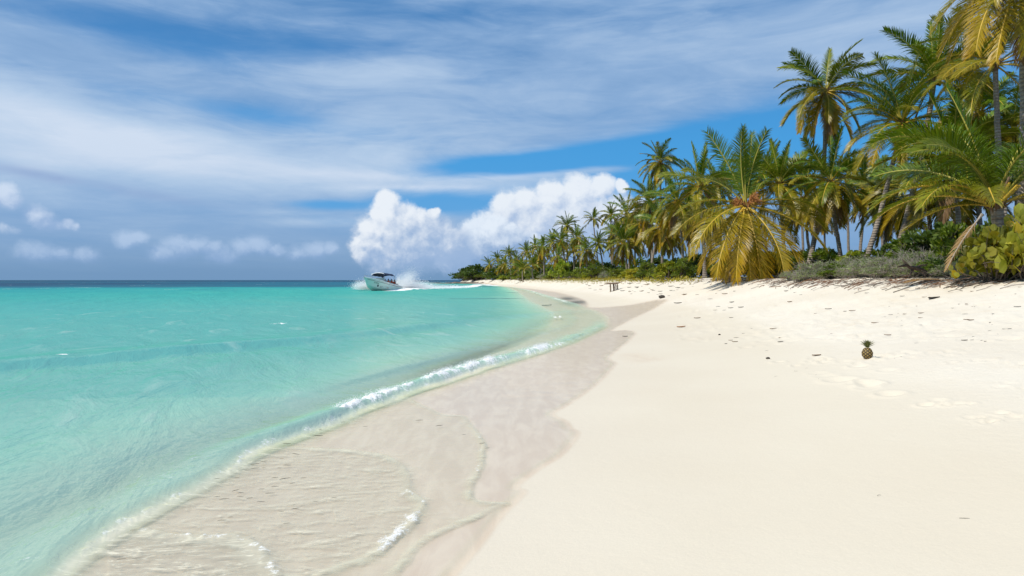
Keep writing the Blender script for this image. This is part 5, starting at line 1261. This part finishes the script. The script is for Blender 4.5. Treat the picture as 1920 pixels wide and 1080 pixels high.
# ------------------------------------------------------------------ the boat
M_HULL = simple_mat("mint_white_hull", (0.72, 0.86, 0.76), .3, .05, 1.0); M_WHITE = simple_mat("white_gelcoat", (0.82, 0.82, 0.80), .3, .04, 1.0)
M_NAVY = simple_mat("navy_canvas", (0.012, 0.020, 0.055), .8, .3, 5.0); M_DARK = simple_mat("dark_letter_paint", (0.012, 0.025, 0.03), .5, .1, 3); M_ORANGE = simple_mat("faded_orange_paint", (0.70, 0.33, 0.20), .5, .1, 3)
M_STEEL = simple_mat("steel_tube", (0.45, 0.45, 0.45), .3, .1, 3, metallic=.8); M_VEST = simple_mat("orange_life_vest", (0.90, 0.13, 0.05), .7, .2, 8); M_SKIN = simple_mat("skin", (0.30, 0.17, 0.11), .6, .15, 8)
M_HAIR = simple_mat("dark_hair", (0.02, 0.015, 0.012), .7, .3, 20); M_SHORT = simple_mat("dark_shorts", (0.03, 0.045, 0.07), .8, .3, 9); M_MOTOR = simple_mat("black_motor_cowl", (0.02, 0.02, 0.022), .35, .2, 5); M_GLASS = simple_mat("tinted_windscreen", (0.10, 0.16, 0.18), .1, .1, 3)
bow_w = ray(706, 545, 102.0)
boat = empty('motor_boat', (bow_w[0] + .15, bow_w[1] + 3.6, 0.0)); tag(boat, "mint and white motor boat with navy canopy speeding in with people in orange vests", "boat")
# local frame: +x bow, +y port, z up ; length 8.4
BL, BW = 8.6, 1.28
head = math.atan2(-.94, -.34)                      # bow towards the camera and a little left
boat.rotation_euler = (R(3), R(-4.0), head); boat.location.z = .12
def hull_pt(s, v):
    """s 0 stern .. 1 bow, v 0 keel .. 1 gunwale (port side)"""
    x = -BL / 2 + BL * s
    beam = BW * (1 - np.clip((s - .45) / .55, 0, 1) ** 2.2) ** .75 if np.ndim(s) else BW * (1 - min(max((s - .45) / .55, 0), 1) ** 2.2) ** .75
    sheer = .70 + .86 * s ** 1.7
    keel = -.38 + .62 * np.clip((s - .72) / .28, 0, 1) ** 2.0 if np.ndim(s) else -.38 + .62 * min(max((s - .72) / .28, 0), 1) ** 2.0
    flare = .30 + .18 * (1 - s)
    y = beam * np.where(v < .35, (v / .35) * (.62 + .22 * (1 - s)), (.62 + .22 * (1 - s)) + (v - .35) / .65 * (1 - (.62 + .22 * (1 - s))))
    z = np.where(v < .35, keel + v / .35 * .34 * (1 + .25 * s), keel + .34 * (1 + .25 * s) + (v - .35) / .65 * (sheer - keel - .34 * (1 + .25 * s)))
    x = x + .75 * v * np.clip((s - .7) / .3, 0, 1) ** 1.5                    # raked stem
    return x, y, z
ns, nvv = 41, 15; ss, vs = np.meshgrid(np.linspace(0, 1, ns), np.linspace(0, 1, nvv), indexing='ij')
hx, hy, hz = hull_pt(ss, vs); pts = np.concatenate([np.stack([hx, hy, hz], -1).reshape(-1, 3), np.stack([hx, -hy, hz], -1).reshape(-1, 3)])
Fh = []
for i in range(ns - 1):
    for j in range(nvv - 1):
        a = i * nvv + j; q = ns * nvv
        Fh.append((a, a + nvv, a + nvv + 1, a + 1)); Fh.append((q + a, q + a + 1, q + a + nvv + 1, q + a + nvv))
q = ns * nvv
for j in range(nvv - 1): Fh.append((j, j + 1, q + j + 1, q + j))         # transom
mi_h = [1 if (k // 2) % (nvv - 1) >= 12 and k < 2 * (ns - 1) * (nvv - 1) else 0 for k in range(len(Fh))]
link(bpy.data.objects.new('hull', np_mesh('hull', pts, np.array(Fh), mats=[M_HULL, M_WHITE], mat_idx=mi_h)), boat)
# gunwale band, foredeck and inner floor
so = Soup()
for sg in (1, -1):
    s_ = np.linspace(0, 1, 40); X_, Y_, Z_ = hull_pt(s_, np.ones(40)); P = np.stack([X_, sg * (Y_ + .015), Z_ + .03], 1); V, Fc = tube(P, .085, 6); so.add(V, Fc)
link(bpy.data.objects.new('gunwale', so.mesh('gunwale', [M_WHITE])), boat)
so = Soup(); s_ = np.linspace(.58, 1, 18); X_, Y_, Z_ = hull_pt(s_, np.ones(18)); V = []
for k in range(18):
    for f in (-1, -.5, 0, .5, 1): V.append((X_[k], Y_[k] * f * .98, Z_[k] + .04 + .16 * (1 - f * f) * min(1, (1 - s_[k]) * 4 + .15)))
so.add(V, [(k * 5 + j, (k + 1) * 5 + j, (k + 1) * 5 + j + 1, k * 5 + j + 1) for k in range(17) for j in range(4)])
link(bpy.data.objects.new('foredeck', so.mesh('foredeck', [M_WHITE])), boat)
so = Soup(); s_ = np.linspace(0.01, .6, 10); V = []
for k in s_:
    X1, Y1, Z1 = hull_pt(k, .45); V += [(float(X1), -float(Y1) * .97, .30), (float(X1), float(Y1) * .97, .30)]
so.add(V, [(2 * k, 2 * k + 2, 2 * k + 3, 2 * k + 1) for k in range(9)]); link(bpy.data.objects.new('floor', so.mesh('floor', [M_WHITE])), boat)
# dark rubbing strake under the gunwale
so = Soup()
for sg in (1, -1):
    s_ = np.linspace(.02, .97, 40); X_, Y_, Z_ = hull_pt(s_, np.full(40, .88)); P = np.stack([X_, sg * (Y_ + .012), Z_], 1); V, Fc = tube(P, .022, 4); so.add(V, Fc)
link(bpy.data.objects.new('rubbing_strake', so.mesh('rubbing_strake', [M_DARK])), boat)
# bow rail
P = []
for s_ in (.80, .88, .95, 1.0):
    X1, Y1, Z1 = hull_pt(s_, 1.0); P.append((float(X1) - .05, float(Y1) * .8, float(Z1) + (.08 if s_ == .80 else .36)))
P = P + [(P[-1][0] + .12, 0, P[-1][2])] + [(a, -b, c) for a, b, c in P[::-1]]
stick('bow_rail', P, .025, M_STEEL, boat, 6)
# canopy on four posts
cz0, cx0, cx1 = 2.42, -2.1, 1.3
so = Soup(); V = []; n1, n2 = 13, 9
for i in range(n1):
    for j in range(n2):
        f, g_ = i / (n1 - 1), j / (n2 - 1) * 2 - 1
        V.append((cx0 + (cx1 - cx0) * f, g_ * 1.12, cz0 + .16 * (1 - g_ * g_) + .05 * math.sin(f * math.pi * 3) ** 2 - (.16 if i in (0, n1 - 1) else 0) - (.22 if j in (0, n2 - 1) else 0)))
Ft = [(i * n2 + j, (i + 1) * n2 + j, (i + 1) * n2 + j + 1, i * n2 + j + 1) for i in range(n1 - 1) for j in range(n2 - 1)]
nV = len(V); V = V + [(a, b, c - .05) for a, b, c in V]; Ft = Ft + [tuple(nV + q_ for q_ in f[::-1]) for f in Ft]
so.add(V, Ft); link(bpy.data.objects.new('canopy', so.mesh('canopy', [M_NAVY])), boat)
so = Soup(); V, Fc = tube(np.array([(cx1 + .03, y_, cz0 + .17 * (1 - (y_ / 1.12) ** 2) - .05) for y_ in np.linspace(-1.14, 1.14, 11)]), .045, 6); so.add(V, Fc); link(bpy.data.objects.new('canopy_trim', so.mesh('canopy_trim', [M_WHITE])), boat)
for x_ in (cx0 + .1, cx1 - .15):
    for sg in (1, -1):
        stick('canopy_post', [(x_ - .1, sg * 1.14, 1.0 if x_ < 0 else 1.2), (x_, sg * 1.10, 1.9), (x_, sg * 1.02, cz0 - .02)], .028, M_STEEL, boat, 6)
# low windscreen and helm
so = Soup(); V = []
for k in range(9):
    y_ = -1 + k * .25; V += [(1.45 - .25 * (y_ * y_), y_, 1.30), (1.15 - .25 * (y_ * y_), y_ * .95, 1.78)]
so.add(V, [(2 * k, 2 * k + 2, 2 * k + 3, 2 * k + 1) for k in range(8)]); link(bpy.data.objects.new('windscreen', so.mesh('windscreen', [M_GLASS])), boat)
def rbox(name, c, sz, m, parent, bev=.04):
    bm = bmesh.new(); bmesh.ops.create_cube(bm, size=1.0); bmesh.ops.scale(bm, vec=sz, verts=bm.verts); bmesh.ops.bevel(bm, geom=bm.edges[:], offset=bev, segments=2, affect='EDGES', profile=.6)
    me = bpy.data.meshes.new(name); bm.to_mesh(me); bm.free(); me.materials.append(m); o = bpy.data.objects.new(name, me); o.location = c; return link(o, parent)
rbox('helm_console', (.75, -.45, .85), (.5, .7, 1.05), M_WHITE, boat)
for x_ in (-2.7, -1.75, -.8): rbox('bench', (x_, 0, .52), (.42, 2.0, .42), M_WHITE, boat)
mot = rbox('outboard_motor', (-4.55, 0, .95), (.45, .5, .62), M_MOTOR, boat, .10); rbox('motor_leg', (-.02, 0, -.75), (.22, .14, 1.0), M_MOTOR, mot, .03)
# writing on the port bow
def hull_text(name, txt, s0, v0, hv, m, adv=1.0):
    cu = bpy.data.curves.new(name, 'FONT'); cu.body = txt; cu.size = 1.0; cu.resolution_u = 3
    tmp = bpy.data.objects.new(name, cu); COL.objects.link(tmp); bpy.context.view_layer.update()
    me = bpy.data.meshes.new_from_object(tmp.evaluated_get(bpy.context.evaluated_depsgraph_get())); COL.objects.unlink(tmp); bpy.data.objects.remove(tmp)
    co = np.array([v.co[:] for v in me.vertices]); wid = co[:, 0].max()
    s_ = s0 - co[:, 0] * hv * .20 * adv; v_ = v0 + co[:, 1] * hv
    X1, Y1, Z1 = hull_pt(s_, v_); e_ = 1e-3
    P1 = np.stack([X1, Y1, Z1], 1); Pa = np.stack(hull_pt(s_ + e_, v_), 1); Pb = np.stack(hull_pt(s_, v_ + e_), 1)
    N = np.cross(Pb - P1, Pa - P1); N /= np.linalg.norm(N, axis=1, keepdims=True); N *= np.sign(N[:, 1:2])
    P1 = P1 + N * .014
    for v, p in zip(me.vertices, P1): v.co = p
    me.materials.clear(); me.materials.append(m); o = bpy.data.objects.new(name, me); return link(o, boat)
hull_text('bow_name', "FAMILIA", .865, .70, .16, M_DARK, .82)
hull_text('bow_emblem', "\u25cf", .80, .47, .26, M_DARK, .8)
hull_text('tour_lettering', "S I T -", .735, .46, .20, M_DARK, .85)
hull_text('tour_number', "01831", .545, .46, .18, M_ORANGE, .85)
# the people on board: one continuous body each, vest and hair on top
def skin_body(name, verts, edges, radii, m, sub=1):
    me = bpy.data.meshes.new(name); me.from_pydata(verts, edges, []); o = bpy.data.objects.new(name, me); COL.objects.link(o)
    md = o.modifiers.new("s", 'SKIN'); md.use_smooth_shade = True
    for i, r_ in enumerate(radii): me.skin_vertices[0].data[i].radius = (r_, r_)
    me.skin_vertices[0].data[0].use_root = True
    o.modifiers.new("d", 'SUBSURF').levels = sub; bpy.context.view_layer.update()
    out = bpy.data.meshes.new_from_object(o.evaluated_get(bpy.context.evaluated_depsgraph_get())); COL.objects.unlink(o); bpy.data.objects.remove(o); bpy.data.meshes.remove(me)
    out.name = name; out.materials.clear(); out.materials.append(m)
    for p in out.polygons: p.use_smooth = True
    return out
bv = [(0, 0, .10), (0, 0, .32), (0, 0, .52), (0, 0, .62), (.01, 0, .72), (.02, 0, .82)]; be = [(0, 1), (1, 2), (2, 3), (3, 4), (4, 5)]; br_ = [.14, .14, .15, .06, .085, .08]
for sg in (1, -1):
    n0 = len(bv); bv += [(0, sg * .19, .52), (.05, sg * .25, .28), (.28, sg * .20, .16), (.36, sg * .19, .14)]; br_ += [.06, .045, .036, .034]; be += [(2, n0), (n0, n0 + 1), (n0 + 1, n0 + 2), (n0 + 2, n0 + 3)]
    n1_ = len(bv); bv += [(.02, sg * .10, .07), (.44, sg * .13, .08), (.46, sg * .13, -.36), (.58, sg * .13, -.38)]; br_ += [.085, .065, .045, .035]; be += [(0, n1_), (n1_, n1_ + 1), (n1_ + 1, n1_ + 2), (n1_ + 2, n1_ + 3)]
BODY = skin_body('body', bv, be, br_, M_SKIN)
so = Soup(); th = np.linspace(0, 2 * np.pi, 17)[:-1]; V = []
for z_, a_, b_ in ((.12, .17, .20), (.25, .19, .22), (.42, .20, .235), (.54, .17, .21), (.585, .11, .15)): V += [(a_ * math.cos(q_) + .01, b_ * math.sin(q_), z_) for q_ in th]
so.add(V, [(k * 16 + j, k * 16 + (j + 1) % 16, (k + 1) * 16 + (j + 1) % 16, (k + 1) * 16 + j) for k in range(4) for j in range(16)]); VEST = so.mesh('life_vest', [M_VEST])
so = Soup(); V = []
for ph in np.linspace(0.02, 1.75, 6): V += [(.105 * math.sin(ph) * math.cos(q_) - .005, .10 * math.sin(ph) * math.sin(q_), .80 + .115 * math.cos(ph)) for q_ in th]
so.add(V, [(k * 16 + j, k * 16 + (j + 1) % 16, (k + 1) * 16 + (j + 1) % 16, (k + 1) * 16 + j) for k in range(5) for j in range(16)]); HAIRM = so.mesh('hair', [M_HAIR])
bpy.context.view_layer.update()
Rb = Matrix.Translation(boat.location) @ boat.rotation_euler.to_matrix().to_4x4()
seats = [(-.70, .72), (-.72, .12), (-1.65, .74), (-1.67, .15), (-2.6, .72), (-2.62, .14), (-.7, -.55), (-1.66, -.5)]
plabs = ["person in orange vest seated nearest the bow on the port side of the boat", "person in orange vest seated in the front row, second from the port side", "person in orange vest seated on the port side of the middle row", "person in orange vest seated in the middle row, second from the port side",
         "person in orange vest seated rearmost on the port side", "person in orange vest seated in the rear row, second from the port side", "person in orange vest seated in the front row, far side", "person in orange vest seated in the middle row, far side"]
for (x_, y_), lab in zip(seats, plabs):
    p = Rb @ Vector((x_, y_, .84)); o = empty('person', p); o.rotation_euler = boat.rotation_euler; o.scale = (1.0,) * 3; tag(o, lab, "person", "people on the boat")
    for nme, me_ in (('body', BODY), ('life_vest', VEST), ('hair', HAIRM)): link(bpy.data.objects.new(nme, me_), o)
# spray thrown up by the hull
M_SPRAY, t_, o_ = mat("sea_spray"); df_ = t_.n.new('ShaderNodeBsdfDiffuse'); df_.inputs[0].default_value = (.95, .95, .95, 1); tl_ = t_.n.new('ShaderNodeBsdfTranslucent'); tl_.inputs[0].default_value = (.95, .95, .95, 1)
t_.l.new(t_.mixs(.6, df_.outputs[0], tl_.outputs[0]), o_.inputs[0])
def spray():
    r = np.random.default_rng(44); P = []; S2 = []
    def plume(n, px, py, d, sx, sy, sd_, size, up=0.0):
        c = ray(px, py, d); q_ = d / F
        g1 = r.normal(0, 1, n); g2 = np.abs(r.normal(0, 1, n)) if up else r.normal(0, 1, n)
        P.append(np.stack([c[0] + g1 * sx * q_, c[1] + r.normal(0, sd_, n), np.maximum(c[2] + g2 * sy * q_ * (up or 1), .02 + abs(r.normal(0, .05, n)))], 1)); S2.append(size * r.uniform(.5, 1.3, n))
    plume(7500, 683, 543, 104, 9, 6, .5, .045, 1); plume(4200, 676, 539, 106, 8, 6, .6, .033, 1); plume(2200, 690, 531, 107, 6, 6, 1.0, .03)
    plume(12000, 772, 541, 114, 19, 6, .8, .055, 1); plume(7500, 760, 537, 112, 11, 8, .8, .036, 1); plume(6000, 764, 525, 113, 7, 7, 1.2, .03); plume(2600, 770, 516, 114, 7, 6, 1.2, .026); plume(1100, 776, 509, 115, 9, 7, 1.5, .022)
    plume(2600, 748, 530, 110, 2.5, 7, .4, .032); plume(7000, 805, 542, 120, 22, 4, 1.6, .04, 1); plume(3500, 850, 540, 138, 16, 2.2, 4.0, .05, 1)
    P = np.concatenate(P); S2 = np.concatenate(S2); n = len(P)
    D = np.array(sd) + .55 * r.normal(0, 1, (n, 3)); D /= np.linalg.norm(D, axis=1, keepdims=True); U_ = np.cross(D, rand_dirs(r, n)); U_ /= np.linalg.norm(U_, axis=1, keepdims=True); W_ = np.cross(D, U_)
    tet = [D * .5, U_, -U_ * .5 + W_ * .87, -U_ * .5 - W_ * .87]          # flat-bottomed drops
    V = np.stack([P + q_ * S2[:, None] for q_ in tet], 1).reshape(-1, 3); b = np.arange(n)[:, None] * 4
    F3 = np.concatenate([b + np.array([[0, 1, 2]]), b + np.array([[0, 2, 3]]), b + np.array([[0, 3, 1]])])
    o = bpy.data.objects.new('sea_spray', np_mesh('sea_spray', V, None, F3, mats=[M_SPRAY], smooth=False)); link(o); tag(o, "white spray thrown up beside and behind the speeding boat", "spray", kind='stuff')
spray()

# froth on the breaking crests: fine droplets thrown off the foam
def froth():
    r = np.random.default_rng(61); P = []; S2 = []
    m = (foam > .45) & (np.abs(sB) < .9) & (Y < 24) & (Y > 4)
    c = np.nonzero(m)[0]; wgt = foam[c] * Y[c] ** 1.2; k = r.choice(c, 4500, p=wgt / wgt.sum())
    px_ = Y[k] / F
    P = np.stack([X[k] + r.normal(0, .03, 4500), Y[k] + r.normal(0, .05, 4500), WZ[k] + np.abs(r.normal(0, .028, 4500))], 1); S2 = px_ * r.uniform(.3, .85, 4500)
    m2 = (foam > .35) & (sB > .6) & (Y < 9) & (Y > 3); c = np.nonzero(m2)[0]
    if len(c): k = r.choice(c, 900); P = np.vstack([P, np.stack([X[k], Y[k], WZ[k] + np.abs(r.normal(0, .008, 900))], 1)]); S2 = np.concatenate([S2, Y[k] / F * r.uniform(.3, .8, 900)])
    n = len(P); D = rand_dirs(r, n); U_ = np.cross(D, rand_dirs(r, n)); U_ /= np.linalg.norm(U_, axis=1, keepdims=True); W_ = np.cross(D, U_)
    tet = [D, -D * .4 + U_ * .9, -D * .4 - U_ * .45 + W_ * .78, -D * .4 - U_ * .45 - W_ * .78]
    V = np.stack([P + q_ * S2[:, None] for q_ in tet], 1).reshape(-1, 3); b = np.arange(n)[:, None] * 4
    F3 = np.concatenate([b + np.array([[0, 1, 2]]), b + np.array([[0, 2, 3]]), b + np.array([[0, 3, 1]]), b + np.array([[1, 3, 2]])])
    o = bpy.data.objects.new('wave_froth', np_mesh('wave_froth', V, None, F3, mats=[M_SPRAY], smooth=False)); link(o); tag(o, "white froth along the crest of the small breaking wave", "foam", kind='stuff')
froth()
